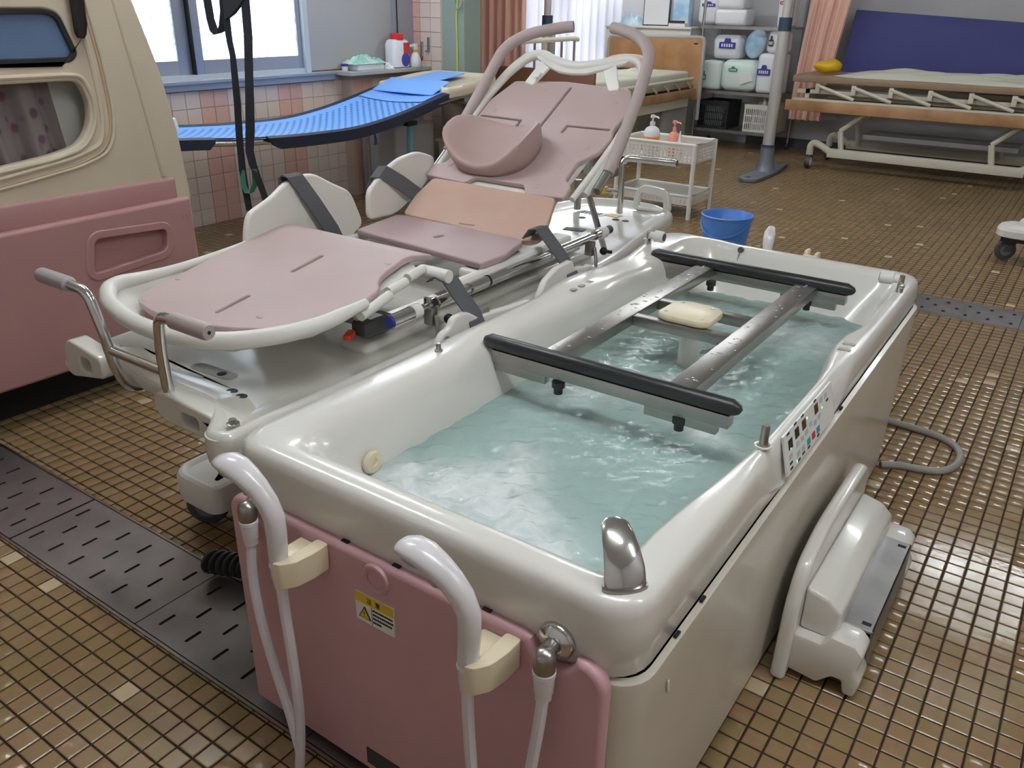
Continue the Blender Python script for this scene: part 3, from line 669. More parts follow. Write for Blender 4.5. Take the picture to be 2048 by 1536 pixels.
    o = bpy.data.objects.new('bath_water', me); COL.objects.link(o); o['kind'] = 'stuff'; o['label'] = 'turquoise bath water with swirls of white bubbles in the tub'; o['category'] = 'water'
water()
# chrome spout at the near right corner
sp = thing('faucet', 'curved chrome faucet spout on the near right corner of the tub', 'faucet', (-.405, .89, .656))
def sring(c, w, h_, tx, tz):   # flattened oval section across direction
    t = Vector((tx, -tx*0.95, tz)).normalized()
    side = Vector((.69, .72, 0)).normalized(); up = t.cross(side).normalized()
    return [tuple(Vector(c)+side*w*math.cos(a)+up*h_*math.sin(a)*(1 if math.sin(a) > 0 else .55)) for a in [2*PI*k/20 for k in range(20)]]
part('spout', loft([sring((-.405, .889, .640), .030, .022, -.1, 1), sring((-.407, .891, .662), .033, .022, -.25, 1), sring((-.413, .897, .684), .031, .020, -.4, .9), sring((-.424, .907, .703), .028, .016, -.7, .7), sring((-.438, .920, .717), .025, .012, -1, .5), sring((-.451, .933, .724), .021, .009, -1, .2), sring((-.459, .941, .725), .013, .005, -1, -.1)], (True, True)), M_CHROME, sp, ang=1.0)
part('spout_base', loft([sring((-.405, .889, .630), .034, .026, -.1, 1), sring((-.405, .889, .660), .035, .025, -.1, 1)], (True, True)), M_STEEL, sp)

# ------------------------------------------------------------------ hand showers on their holders
def shower(x, label, hose_pts):
    t = thing('hand_shower', label, 'hand shower', (x, .765, 0.0), 'hand showers on the tub front')
    spine = [(.0, .475, .0120, .0120), (.0, .500, .0145, .0145), (.002, .540, .0165, .0165), (.005, .585, .0178, .0178), (.004, .620, .0185, .0185), (-.006, .648, .0190, .0190), (-.024, .670, .0205, .0185), (-.046, .686, .0235, .0175), (-.070, .697, .0265, .0160), (-.092, .700, .0265, .0135), (-.108, .697, .0215, .0105), (-.117, .693, .0120, .0060)]
    P = [Vector((x+a, .747-.10*max(0, b-.62), b)) for a, b, _, _ in spine]; rg = []
    for i, p in enumerate(P):
        tg = (P[min(i+1, len(P)-1)]-P[max(i-1, 0)]).normalized(); sd = Vector((0, 1, 0)); sd = (sd-tg*sd.dot(tg)).normalized(); nn = tg.cross(sd)
        rg.append([tuple(p+sd*spine[i][2]*math.cos(a)+nn*spine[i][3]*math.sin(a)) for a in [2*PI*k/18 for k in range(18)]])
    h_ = part('handle', loft(rg, (True, True)), M_SHWHITE, t, ang=1.2)
    fc = Vector((x-.086, .739, .6835)); ax = Vector((-.96, .0, .12)).normalized(); up_ = Vector((.12, 0, .96)).normalized()
    part('spray_face', loft([[tuple(fc+ax*r_*1.25*math.cos(a)+Vector((0, 1, 0))*r_*.95*math.sin(a)+up_*d) for a in [2*PI*k/18 for k in range(18)]] for r_, d in ((.021, .006), (.021, .0), (.019, -.003))], (True, True)), M_GREYP, h_)
    part('button', ball((x-.050, .742, .656), .010, 12, 8), M_GREYP, h_)
    part('collar_ring', lathe([(.0150, .519), (.0172, .521), (.0172, .525), (.0160, .527)], (x+.001, .747, 0), 18), M_SHWHITE, h_)
    part('hose', tube(hose_pts, .0098, 10, .05), M_HOSE, t)
    hk = thing('shower_holder', label.replace('white hand shower', 'ivory hook holding the hand shower'), 'holder', (x+.02, .82, .49), 'ivory shower holders')
    part('hook', bevel_vf(prism(round_poly([(x+.018, .8232), (x+.046, .8232), (x+.046, .785), (x+.040, .752), (x+.024, .730), (x+.010, .726), (x+.010, .732), (x+.0175, .742), (x+.0178, .765)], .006), .488, .540), .017, 5, .7), M_IVORY, hk)
    part('back_clip', bevel_vf(prism(round_poly([(x-.026, .8232), (x+.018, .8232), (x+.0178, .767), (x-.006, .766), (x-.018, .755), (x-.026, .765)], .006), .496, .528), .007, 3, .7), M_IVORY, hk)
shower(-.997, 'white hand shower on the left side of the pink tub front', [(-.997, .748, .485), (-.997, .748, .42), (-.990, .747, .33), (-.984, .745, .20), (-.990, .742, .10), (-1.0, .74, .03)])
shower(-.583, 'white hand shower near the right fitting of the tub front', [(-.583, .748, .485), (-.583, .748, .43), (-.578, .747, .35), (-.568, .745, .22), (-.56, .742, .10), (-.56, .74, .03)])

# two shower heads peeping over the far end of the tub
for x, z, m, lab in ((-.878, .690, M_SHWHITE, 'white shower head tip peeping over the far tub rim'), (-.722, .668, M_IVORY, 'ivory hook tip peeping over the far tub rim')):
    if m is M_SHWHITE: single('hand_shower', tube([(x+.015, 2.86, .002), (x+.012, 2.855, .25), (x+.01, 2.850, .48), (x+.008, 2.852, .56), (x, 2.855, .64), (x-.004, 2.865, .675), (x-.008, 2.885, .70), (x-.010, 2.90, .708)], .016, 14, .02, rs=[.010, .010, .012, .013, .016, .019, .021, .015]), m, lab, 'hand shower')
    else: single('shower_holder', bevel_vf(vf_join(box(x-.024, x+.024, 2.802, 2.83, .60, .66), box(x-.024, x-.010, 2.83, 2.87, .615, .672), box(x+.010, x+.024, 2.83, 2.87, .615, .665)), .006, 2), m, lab, 'holder')

# ------------------------------------------------------------------ stainless lift frame over the water
lf = thing('lift_frame', 'stainless ladder frame with black rubber end bars above the water', 'lift frame', (-.82, 2.03, .22))
for y, xa, xb in ((1.540, -1.138, -.478), (2.512, -1.158, -.496)):
    part('end_bar', vf_join(box(xa+.03, xb-.02, y-.012, y+.022, .612, .643, .002), obox((xa+.11, y+.002, .604), (.15, .022, .03), .003), obox((xb-.13, y+.002, .604), (.17, .022, .03), .003)), M_STEEL, lf)
    part('rubber_bar', tube([(xa, y, .654), (xa+.006, y, .657), (xa+.02, y, .660), (xb-.02, y, .660), (xb-.006, y, .657), (xb, y, .654)], .017, 14, rs=[.006, .013, .0185, .0185, .013, .006]), M_RUBBER, lf)
    for x in (xa+.22, xb-.13): part('rubber_foot', lathe([(.011, .575), (.011, .590), (.016, .592), (.016, .606)], (x, y-.004, 0), 12), M_RUBBER, lf)
for x0 in (-.985, -.660): part('side_rail', box(x0, x0+.058 if x0 < -.8 else x0+.062, 1.556, 2.495, .628, .6585, .002), M_STEEL, lf)
for y0 in (1.925, 2.085): part('cross_rail', box(-.927, -.660, y0, y0+.030, .629, .657, .002), M_STEEL, lf)
for x in (-.955, -.628):
    for y in (2.46, 2.475): part('bolt', ball((x, y, .659), .005, 8, 5, sz=.6), M_CHROME, lf)
po = part('lift_post', tube([(-.795, 2.02, .23), (-.795, 2.02, .63)], .029, 22), M_WHITE, lf, label='pale round lift post standing in the water')
part('post_pad', vf_map(prism(round_poly([(-.872, 1.955), (-.845, 1.935), (-.74, 1.935), (-.718, 1.955), (-.722, 2.055), (-.75, 2.082), (-.835, 2.085), (-.868, 2.065)], .035, 5), .657, .676, .007, 2), lambda x, y, z: (x, y, z)), M_IVORY, po)
for x, y in ((-.85, 1.965), (-.745, 1.96), (-.84, 2.055), (-.755, 2.055)): part('screw', lathe([(.005, .6755), (.005, .6768)], (x, y, 0), 10), M_BRUSH, po)
# scattered water drops on the frame
dr = []
for k in range(90):
    s = random.choice((-.985, -.660)); dr.append(ball((s+random.uniform(.006, .052), random.uniform(1.57, 2.48), .6586), random.uniform(.0015, .0045), 6, 4, sx=random.uniform(1, 2.2), sz=.35))
DROP = mat('water_drop', (0.7, 0.72, 0.72), 0.03, 0.6)
part('water_drops', vf_join(*dr), DROP, lf, kind='stuff')

# ------------------------------------------------------------------ moulded step unit standing on the floor by the tub
st = thing('bath_step', 'ivory moulded step unit with grey steel tread leaning beside the tub', 'bath step', (-.25, 1.85, 0))
bp_ = round_poly([(1.565, .002), (2.13, .002), (2.16, .04), (2.16, .27), (2.12, .325), (1.76, .325), (1.63, .285), (1.585, .20)], [.01, .02, .02, .04, .04, .12, .08, .06], 5)
part('back_plate', yz(plate(bp_, (), .034, .012, 3), -.3165), M_TUB, st)
part('upper_ledge', bevel_vf(vf_map(prism([(-.300, .12), (-.215, .12), (-.215, .195), (-.245, .222), (-.300, .235)], 1.625, 2.125), lambda a, b, c: (a, c, b)), .010, 3), M_TUB, st)
part('steel_tread', bevel_vf(vf_join(box(-.224, -.150, 1.672, 2.085, .138, .147), box(-.156, -.150, 1.672, 2.085, .03, .147)), .002, 1), M_BRUSH, st)
for y in (1.688, 2.055): part('tread_hole', box(-.180, -.160, y, y+.012, .1465, .1476), M_BLACK, st)
for a, b in ((1.595, 1.672), (2.085, 2.165)):
    part('end_block', bevel_vf(vf_map(prism([(-.305, .02), (-.235, .012), (-.205, .045), (-.185, .045), (-.178, .012), (-.152, .012), (-.145, .055), (-.158, .085), (-.150, .128), (-.170, .148), (-.222, .150), (-.240, .122), (-.305, .122)], a, b), lambda p, q, c: (p, c, q)), .008, 2), M_TUB, st)
part('core', box(-.30, -.160, 1.68, 2.08, .004, .136), M_DARK, st)
part('rubber_foot', box(-.312, -.300, 1.60, 2.12, 0.0005, .006), M_RUBBER, st)
# grey hose lying in a loop
hp = [(-.352, 2.74, .012), (-.30, 2.775, .012), (-.235, 2.785, .012), (-.175, 2.81, .012), (-.140, 2.875, .012), (-.135, 2.97, .012), (-.165, 3.045, .012), (-.225, 3.085, .012), (-.31, 3.10, .012), (-.40, 3.105, .012), (-.52, 3.10, .012), (-.60, 3.04, .012), (-.62, 2.95, .012), (-.62, 2.84, .012)]
single('floor_hose', tube(hp, .0125, 10, .06), M_GREYHOSE, 'grey hose curling over the wet floor beside the tub', 'hose')

# ------------------------------------------------------------------ bath carriage (transfer stretcher) beside the tub
SX = -1.68
car = thing('bath_stretcher', 'reclining bath stretcher with pink pads on a white wheeled carriage', 'stretcher', (SX, 2.1, 0))
def poly_inset(P, d):
    n = len(P); out = []
    for i in range(n):
        a, b, c = Vector(P[i-1]), Vector(P[i]), Vector(P[(i+1) % n])
        t = (c-a).normalized(); nrm = Vector((-t.y, t.x)); out.append((b.x+nrm.x*d, b.y+nrm.y*d))
    return out
TRAY = round_poly([(-1.315, .895), (-1.312, 1.30), (-1.318, 2.55), (-1.40, 3.02), (-1.45, 3.36), (-1.60, 3.47), (-1.76, 3.47), (-1.93, 3.40), (-2.03, 3.0), (-2.045, 1.30), (-2.02, 1.03), (-1.93, 1.005), (-1.66, .985), (-1.50, .985), (-1.43, .945), (-1.38, .885)], [.05, .1, .2, .15, .08, .06, .06, .08, .2, .1, .04, .05, .05, .05, .05, .05], 5)
def tray_rings():
    out = []
    for d, z in ((.03, .545), (.004, .550), (0, .560), (0, .588), (.006, .599), (.016, .603), (.028, .600), (.05, .588), (.10, .580)):
        out.append([(x, y, z) for x, y in poly_inset(TRAY, d)])
    return out
tray = part('tray', loft(tray_rings(), (True, True)), M_TRAY, car, ang=0.9, label='white drip tray')
# moulded bed of the tray: long ridge and dished valley seen under the leg pads
part('tray_ridge', bevel_vf(box(-1.53, -1.43, 1.42, 2.60, .570, .606), .018, 4), M_TRAY, car)
for x, y in ((-1.86, 1.065), (-1.66, 1.125)):
    part('tray_slot_shade', vf_map(plate(slot(x, y, .15, .04, .05), (), .001), lambda a, b, c: (a, b, c+.5805)), M_GREYP, tray)  # flush grey plate; the shade of the recess is put into its colour
    part('drain_hole', lathe([(.012, .5805), (.012, .582), (.007, .5825)], (x+.03, y, 0), 12), M_BLACK, tray)  # flush black disc, the hole's darkness painted on
for x, y in ((-1.53, 1.075), (-1.49, 1.070), (-1.77, 3.10), (-1.64, 3.16), (-1.595, 3.165)): part('drain_hole', lathe([(.015, .579), (.015, .5812), (.012, .583), (.004, .582)], (x, y, 0), 12), M_DARK, tray)
part('hand_hole', obox((-1.69, 2.90, .577), (.09, .05, .012), .004, rz=.2), M_DARK, tray)
part('label', obox((-1.70, 1.065, .5815), (.10, .045, .001)), M_LABELW, tray)
part('label', obox((-1.78, 3.20, .5815), (.13, .05, .001), rz=-.1), M_LABELW, tray); part('label', obox((-1.68, 3.22, .5815), (.06, .05, .001), rz=-.1), M_LABELY, tray)
for k in range(5): part('label_text', obox((-1.82+.02*k, 3.20, .5823), (.012, .035, .0006), rz=-.1), M_INKB, tray)
# corner ears with hand holes at the near end
part('corner_ear', bevel_vf(xz(plate(round_poly([(-2.075, .525), (-2.07, .60), (-2.04, .622), (-1.90, .600), (-1.90, .545), (-2.02, .522), (-2.05, .515)], .018, 4), [rrect(-2.00, -1.955, .548, .582, .010, 3)], .05, .006, 2), 1.0), .001, 1), M_TRAY, car)
part('ear_lip', ball((-2.082, 1.0, .535), .022, 12, 8), M_TRAY, car)
part('corner_ear', bevel_vf(xz(plate(round_poly([(-1.640, .560), (-1.630, .600), (-1.60, .612), (-1.43, .600), (-1.37, .590), (-1.36, .545), (-1.45, .535), (-1.60, .535)], .02, 4), [rrect(-1.535, -1.475, .548, .578, .010, 3)], .05, .006, 2), .965), .001, 1), M_TRAY, car)
part('corner_skirt', loft([[(-1.36+.055*math.cos(a)*s, .93+.055*math.sin(a)*s, z) for a in [2*PI*k/16 for k in range(16)]] for s, z in ((.35, .50), (.60, .51), (.78, .53), (.85, .56), (.8, .59))], (True, True)), M_TRAY, car)
part('corner_pin', lathe([(.014, .598), (.014, .606), (.009, .607), (.008, .615)], (-1.355, .945, 0), 12), M_STEEL, car)
# push handles at the foot end
for s in (-1, 1):
    x = SX+s*.105-.012
    fr = part('handle_tube', tube([(x+.0, 1.08, .545), (x, .985, .545), (x-.004*s, .955, .60), (x+.010*s, .945, .72), (x+.032*s, .94, .800), (x+.085*s, .935, .806), (x+.10*s, .934, .807)], .0125, 12, .035), M_CHROME, car)
    part('grip', tube([(x+.088*s, .935, .8065), (x+.094*s, .935, .8065), (x+.205*s, .932, .8085), (x+.214*s, .932, .8085)], .0185, 14, rs=[.013, .0185, .0185, .015]), M_GRIP2 if s < 0 else M_GRIP, fr)
    if s > 0: part('grip_hole', ball((x+.214*s, .932, .8085), .004, 8, 5), M_BLACK, fr)
part('handle_crossbar', tube([(SX-.115, .952, .658), (SX+.092, .952, .658)], .011, 12), M_CHROME, car)

# ---- leg section: white rim loop, pad
LP0 = Vector((SX, 1.66, .788)); LD = Vector((0, -.69, -.105)).normalized(); LN = Vector((1, 0, 0)).cross(-LD).normalized()
if LN.z < 0: LN = -LN
def lp(x, s, n=0.0): return tuple(LP0+Vector((x, 0, 0))+LD*s+LN*n)
leg_out = [(.262, -.03), (.215, .035), (.232, .15), (.255, .19), (.285, .215), (.308, .315), (.290, .42), (.215, .495), (.10, .545), (-.06, .578), (-.16, .575), (-.245, .555), (-.272, .52), (-.290, .32), (-.312, .20), (-.302, .165), (-.312, .05), (-.300, .0), (-.262, -.03), (-.18, -.05), (.05, -.05)]
# the pad curls down over the knee edge
def legmap(x, s, n_):
    b = max(0, .02-s); return lp(x, s, n_-b*b*5.0)
lv = plate(round_poly(leg_out, .022, 4), [slot(-.006, .187, .118, .013, PI/2-.04), slot(.008, .452, .108, .013, PI/2-.02)], .018, .004, 2)
part('leg_pad', vf_map(lv, legmap), M_PAD, car, label='pale pink leg pad')
for x, s in ((-.255, .42), (-.225, .545), (.20, .09), (.13, .47)): part('pad_stud', vf_tf(ball((0, 0, 0), .012, 10, 6, sy=.5, sz=.15), frame(lp(x, s, .0095), (1, 0, 0), -LD)), M_PAD, car)
loop_pts = [(.318, .30, .012), (.318, .36, .016), (.312, .44, .018), (.265, .53, .02), (.17, .615, .022), (.03, .655, .024), (-.12, .652, .024), (-.26, .618, .026), (-.335, .57, .028), (-.345, .53, .028), (-.315, .47, .024), (-.305, .38, .014), (-.302, .25, .004), (-.306, .10, -.004)]
part('leg_rim', tube([lp(*p) for p in loop_pts], .019, 14, .06, flat=1.0, rs=[.012, .017, .02, .021, .021, .021, .021, .021, .021, .02, .017, .014, .012, .010]), M_WHITE, car)
def flare(k):
    return [lp(x*k, s, n_-.006-.03*(1-k)/.12) for x, s, n_ in loop_pts[1:12]]
fl_o = [lp(x*1.0, s+.005, n_-.004) for x, s, n_ in loop_pts[1:12]]; fl_i = [lp(x*.80, s-.05, -.030) for x, s, n_ in loop_pts[1:12]]
nfl = len(fl_o); part('leg_apron', (fl_o+fl_i+[(p[0], p[1], p[2]-.006) for p in fl_o]+[(p[0], p[1], p[2]-.006) for p in fl_i], [(i, i+1, nfl+i+1, nfl+i) for i in range(nfl-1)]+[(2*nfl+i, 3*nfl+i, 3*nfl+i+1, 2*nfl+i+1) for i in range(nfl-1)]), M_WHITE, car)
part('leg_support', xz(plate(rrect(0, 1, 0, 1, .1, 2), (), .01), 0) if False else vf_map(plate(round_poly([(-.25, .02), (.25, .02), (.27, .45), (.1, .52), (-.12, .54), (-.25, .48)], .04), (), .012), lambda x, s, n_: lp(x, s, n_-.022)), M_WHITE, car)
for pts in ([(.318, .325), (.300, .20)], [(.286, .19), (.284, .12)], [(.278, .105), (.272, .035)]):
    part('frame_sleeve', tube([lp(*pts[0], -.012), lp(*pts[1], -.014)], .013, 12), M_WHITE, car)
part('pivot_boss', tube([lp(.255, .018, -.03), lp(.345, .018, -.03)], .018, 14), M_WHITE, car)

# ---- seat pad
sv = plate(round_poly([(-.270, .0), (.285, -.055), (.296, .05), (.265, .19), (.20, .222), (-.21, .225), (-.280, .21)], .012, 3), [slot(.008, .088, .036, .017, PI/2-.3)], .020, .005, 2)
part('seat_pad', vf_map(sv, lambda x, s, n_: (SX+x, 1.925+s, .722+n_+.05*s)), M_PAD3, car, label='mauve seat pad')
part('seat_frame', vf_join(tube([(SX-.28, 1.70, .70), (SX-.28, 2.2, .70)], .015, 10), tube([(SX+.283, 1.72, .695), (SX+.283, 2.18, .70)], .015, 10), box(SX-.24, SX+.25, 1.95, 2.12, .690, .705)), M_WHITE, car)
part('seat_side_panel', bevel_vf(box(-1.475, -1.405, 1.86, 2.40, .655, .705), .010, 3), M_WHITE, car)

# ---- back section
BP0 = Vector((SX, 2.14, .738)); BD = Vector((0, .68, .40)).normalized(); BN = Vector((0, -.40, .68)).normalized()
def bp(x, s, n=0.0): return tuple(BP0+Vector((x, 0, 0))+BD*s+BN*n)
tan_out = [(-.255, .005), (.24, -.015), (.300, -.005), (.312, .03), (.262, .195), (-.255, .200), (-.270, .10)]
part('lumbar_pad', vf_map(plate(round_poly(tan_out, .015, 3), (), .018, .004, 2), lambda x, s, n_: bp(x, s, n_)), M_PAD2, car, label='tan lumbar pad')
part('lumbar_crease', tube([bp(-.01, .008, .0098), bp(.05, .012, .0100)], .0022, 6), M_PAD3, car)
up_out = [(-.300, .208), (-.115, .198), (-.095, .235), (.115, .232), (.145, .192), (.288, .200), (.286, .258), (.248, .285), (.245, .375), (.258, .392), (.295, .435), (.305, .515), (.288, .56), (.298, .65), (.290, .70), (.245, .785), (-.035, .805), (-.255, .785), (-.295, .66), (-.288, .55), (-.300, .515), (-.292, .435), (-.255, .392), (-.245, .33), (-.262, .285), (-.305, .27)]
hol = [slot(.004, .632, .28, .010, PI/2), slot(-.185, .563, .185, .010), slot(-.093, .540, .045, .010, PI/2), slot(.195, .556, .165, .010), slot(.110, .536, .045, .010, PI/2)]
hol = [slot(.004, .632, .28, .010, PI/2), round_poly([(-.278, .568), (-.090, .563), (-.086, .520), (-.096, .520), (-.100, .553), (-.278, .558)], .003, 2), round_poly([(.276, .552), (.113, .550), (.110, .515), (.100, .516), (.103, .560), (.276, .562)], .003, 2)]
part('back_pad', vf_map(plate(round_poly(up_out, .012, 3), hol, .018, .004, 2), lambda x, s, n_: bp(x, s, n_)), M_PAD, car, label='dusty pink back pad')
part('back_shell', vf_map(plate(round_poly([(-.27, .0), (.29, .0), (.25, .2), (.265, .7), (.23, .82), (-.23, .82), (-.265, .7), (-.25, .2)], .04), (), .012), lambda x, s, n_: bp(x, s, n_-.018)), M_WHITE, car)
for x, s in ((-.24, .60), (-.10, .74), (.225, .70), (.22, .59), (.245, .45), (-.265, .46), (.20, .34), (-.23, .28), (.17, .22)): part('pad_stud', vf_tf(ball((0, 0, 0), .010, 10, 6, sz=.18), frame(bp(x, s, .0092), (1, 0, 0), BD)), M_PAD, car)
# contoured head cushion, a curved bolster hollowed in the middle
def cushion():
    N = 36; rings_ = []
    def hgt(u, v): return .034+.090*abs(u)**1.9-.010*v
    for rho, k1, k2 in ((.96, 0, .30), (1.0, .25, .30), (1.02, .6, .30), (1.0, .92, .22), (.94, 1.0, .1), (.86, .96, 0), (.72, .78, 0), (.55, .58, 0), (.35, .44, 0), (.15, .38, 0), (.02, .36, 0)):
        rr = []
        for k in range(N):
            a = 2*PI*k/N; c, s = math.cos(a), math.sin(a)
            u = math.copysign(abs(c)**.72, c); v = math.copysign(abs(s)**.78, s)
            if v < 0: u *= 1-.12*v*v
            hh = hgt(u*rho, v*rho)
            rr.append(bp(-.078+.168*u*rho+.012*u*k1*rho, .366+.128*v*rho-.012*(1-u*u)*k1*(-1 if v < 0 else 1)*0, .009+hh*k1))
        rings_.append(rr)
    return loft(rings_, (True, True))
part('head_cushion', cushion(), M_HEAD, car, ang=1.4, label='dusty pink contoured head cushion')
# white head-end frame: looped top rail, centre plate with openings
hl = [(.300, .225, -.018), (.312, .40, -.012), (.318, .55, -.004), (.312, .70, .015), (.285, .82, .034), (.240, .895, .046), (.185, .905, .050), (.115, .870, .05), (.0, .832, .05), (-.115, .868, .05), (-.185, .905, .050), (-.240, .895, .046), (-.285, .82, .034), (-.312, .70, .015), (-.318, .55, -.004), (-.308, .40, -.012), (-.300, .225, -.018)]
part('head_frame', tube([bp(*p) for p in hl], .017, 14, .05, rs=[.011, .012, .013, .016, .018, .019, .019, .019, .019, .019, .019, .019, .018, .016, .013, .012, .011]), M_WHITE, car)
def head_n(x, s): return .050-.20*max(0, .845-s)
bn = [(-.215, .902), (-.185, .905), (-.115, .868), (0, .832), (.115, .868), (.185, .905), (.215, .902), (.19, .872), (.135, .838), (.06, .808), (0, .803), (-.06, .808), (-.135, .838), (-.19, .872)]
part('head_plate', vf_map(plate(round_poly(bn, .012), (), .012, .003, 1), lambda x, s, n_: bp(x, s, n_+head_n(x, s))), M_WHITE, car)
for s_ in (-1, 1): part('head_strut', vf_map(plate(round_poly([(s_*.105, .845), (s_*.160, .860), (s_*.205, .775), (s_*.165, .765)], .008), (), .010, .003, 1), lambda x, s, n_: bp(x, s, n_+.050-.55*max(0, .85-s))), M_WHITE, car)
part('label', vf_map(plate([(-.162, .775), (-.135, .778), (-.142, .81), (-.168, .808)], (), .001), lambda x, s, n_: bp(x, s, n_+.038)), M_LABELW, car)
# padded push bars behind the head
for s in (-1, 1):
    w = .342
    b_ = part('push_bar', tube([(SX+s*w, 2.50, .905), (SX+s*w, 2.545, .955), (SX+s*(w-.012), 2.70, 1.120), (SX+s*(w-.03), 2.815, 1.262), (SX+s*(w-.10), 2.875, 1.312), (SX+s*.125, 2.935, 1.336), (SX+s*.085, 2.95, 1.340)], .0205, 14, .07, rs=[.021, .021, .021, .021, .021, .021, .0205]), M_GRIP, car)
    part('bar_socket', tube([(SX+s*w, 2.43, .855), (SX+s*w, 2.51, .915)], .0155, 12), M_CHROME, b_)
    part('pivot_sleeve', tube([(SX+s*(w-.03), 2.40, .845), (SX+s*(w-.025), 2.53, .945)], .014, 10), M_WHITE, b_)
for s in (-1, 1): part('back_link', tube([(SX+.30*s, 2.45, .84), (SX+.26*s, 2.66, .60)], .011, 8), M_STEEL, car)
part('lever_block', bevel_vf(box(-1.50, -1.42, 2.66, 2.74, .850, .885), .008, 2), M_STEEL, car)
part('lever_tag', box(-1.485, -1.455, 2.69, 2.72, .900, .935), M_INKR, car)
# steel hoop and hand loop at the far end of the tray
part('end_hoop', tube([(-1.645, 3.20, .60), (-1.645, 3.20, .835), (-1.43, 3.20, .838), (-1.40, 3.20, .838)], .014, 12, .04), M_CHROME, car)
part('end_bar', tube([(-1.845, 3.20, .690), (-1.645, 3.20, .690)], .011, 10), M_CHROME, car)
part('hoop_post', tube([(-1.85, 3.19, .59), (-1.85, 3.19, .72)], .016, 10), M_STEEL, car)
part('bar_tag', box(-1.735, -1.715, 3.186, 3.2145, .676, .704), M_LABELY, car)
part('end_handle', xz(plate(round_poly([(-1.675, .585), (-1.655, .675), (-1.62, .700), (-1.515, .690), (-1.495, .655), (-1.485, .585)], .03, 4), [round_poly([(-1.645, .600), (-1.632, .662), (-1.525, .655), (-1.518, .600)], .012, 3)], .03, .006, 2), 3.38), M_TRAY, car)

# ---- side guards: raised on the far side, hung down on the tub side
def guard(pts, x, tilt):
    def f(a, b, c): return (x+c-(b-.72)*tilt, a, b)
    return vf_map(plate(round_poly(pts, .03, 4), (), .022, .008, 3), f)
g1 = [(1.485, .66), (1.515, .80), (1.535, .848), (1.625, .878), (1.70, .920), (1.80, .928), (1.875, .885), (1.95, .848), (1.97, .79), (1.99, .735), (1.90, .69)]
g2 = [(2.015, .74), (2.025, .835), (2.065, .862), (2.11, .893), (2.19, .924), (2.29, .935), (2.38, .905), (2.365, .855), (2.285, .795), (2.15, .738)]
ga = part('side_guard', guard(g1, -1.985, .10), M_WHITE, car); gb = part('side_guard', guard(g2, -1.985, .05), M_WHITE, car)
part('strap', ribbon([(-2.019, 1.712, .86), (-2.022, 1.715, .925), (-2.006, 1.718, .934), (-1.990, 1.722, .928), (-1.968, 1.765, .85), (-1.952, 1.815, .76), (-1.945, 1.83, .72)], (0, 1, 0), .062, .004), M_STRAP, ga)
part('strap', ribbon([(-2.012, 2.07, .86), (-2.008, 2.085, .888), (-1.985, 2.10, .89), (-1.965, 2.16, .85), (-1.945, 2.24, .79), (-1.925, 2.27, .765)], (0, .8, .6), .055, .004), M_STRAP, gb)
part('tray_side_wall', bevel_vf(box(-2.03, -2.015, 1.9, 2.35, .60, .665), .004), M_TRAY, car)
h1 = [(1.50, .46), (1.52, .595), (1.555, .637), (1.585, .640), (1.60, .665), (1.66, .665), (1.70, .640), (1.97, .615), (1.985, .595), (1.985, .46)]
h2 = [(2.01, .46), (2.01, .61), (2.045, .655), (2.11, .680), (2.20, .685), (2.215, .655), (2.33, .640), (2.36, .60), (2.36, .46)]
gc = part('side_guard', vf_map(plate(round_poly(h1, .015, 4), (), .022, .006, 2), lambda a, b, c: (-1.292+c, a, b)), M_WHITE, car); gd = part('side_guard', vf_map(plate(round_poly(h2, .015, 4), (), .022, .006, 2), lambda a, b, c: (-1.292+c, a, b)), M_WHITE, car)
part('strap', ribbon([(-1.395, 1.655, .735), (-1.370, 1.657, .752), (-1.345, 1.662, .744), (-1.322, 1.672, .705), (-1.290, 1.690, .655), (-1.270, 1.698, .60), (-1.268, 1.695, .54), (-1.272, 1.69, .47)], (0, 1, 0), .062, .004), M_STRAP, gc)
part('strap', ribbon([(-1.405, 2.125, .755), (-1.385, 2.13, .785), (-1.362, 2.135, .788), (-1.340, 2.15, .752), (-1.310, 2.175, .70), (-1.275, 2.20, .63), (-1.270, 2.205, .56), (-1.272, 2.20, .48)], (0, 1, 0), .062, .004), M_STRAP, gd)
for y, z in ((1.565, .615), (1.79, .57), (1.85, .608), (2.31, .62)): part('bolt', lathe([(.011, 0), (.011, .003), (.006, .005)], (-1.281, y, z), 12, 'X'), M_STEEL, car)
# ---- chrome side rail with clamps
rl = part('side_rail', tube([(-1.370, 1.47, .678), (-1.370, 2.56, .690)], .0115, 14), M_CHROME, car, label='chrome side rail')
part('rail_sleeve', tube([(-1.370, 1.452, .678), (-1.370, 1.53, .679)], .0185, 16), M_CHROME, rl)
part('rail_cap', tube([(-1.370, 1.446, .678), (-1.370, 1.456, .678)], .0155, 16), M_INKB, rl)
part('rail_collar', tube([(-1.370, 1.53, .679), (-1.370, 1.56, .679)], .020, 16), M_WHITE, rl)
for a, b, r_ in ((1.60, 1.625, .0165), (1.635, 1.70, .015), (1.78, 1.86, .0160), (1.862, 1.868, .017), (1.868, 1.96, .0150), (2.20, 2.46, .0155), (2.49, 2.53, .0175)):
    part('rail_sleeve', tube([(-1.370, a, .679+(a-1.47)*.011), (-1.370, b, .679+(b-1.47)*.011)], r_, 16), M_BLACK if b-a < .01 else M_CHROME, rl)
part('rail_collar', tube([(-1.370, 2.52, .690), (-1.370, 2.56, .690)], .021, 16), M_WHITE, rl)
part('rail_tip', tube([(-1.370, 2.56, .690), (-1.370, 2.60, .691)], .015, 12), M_DARK, rl)
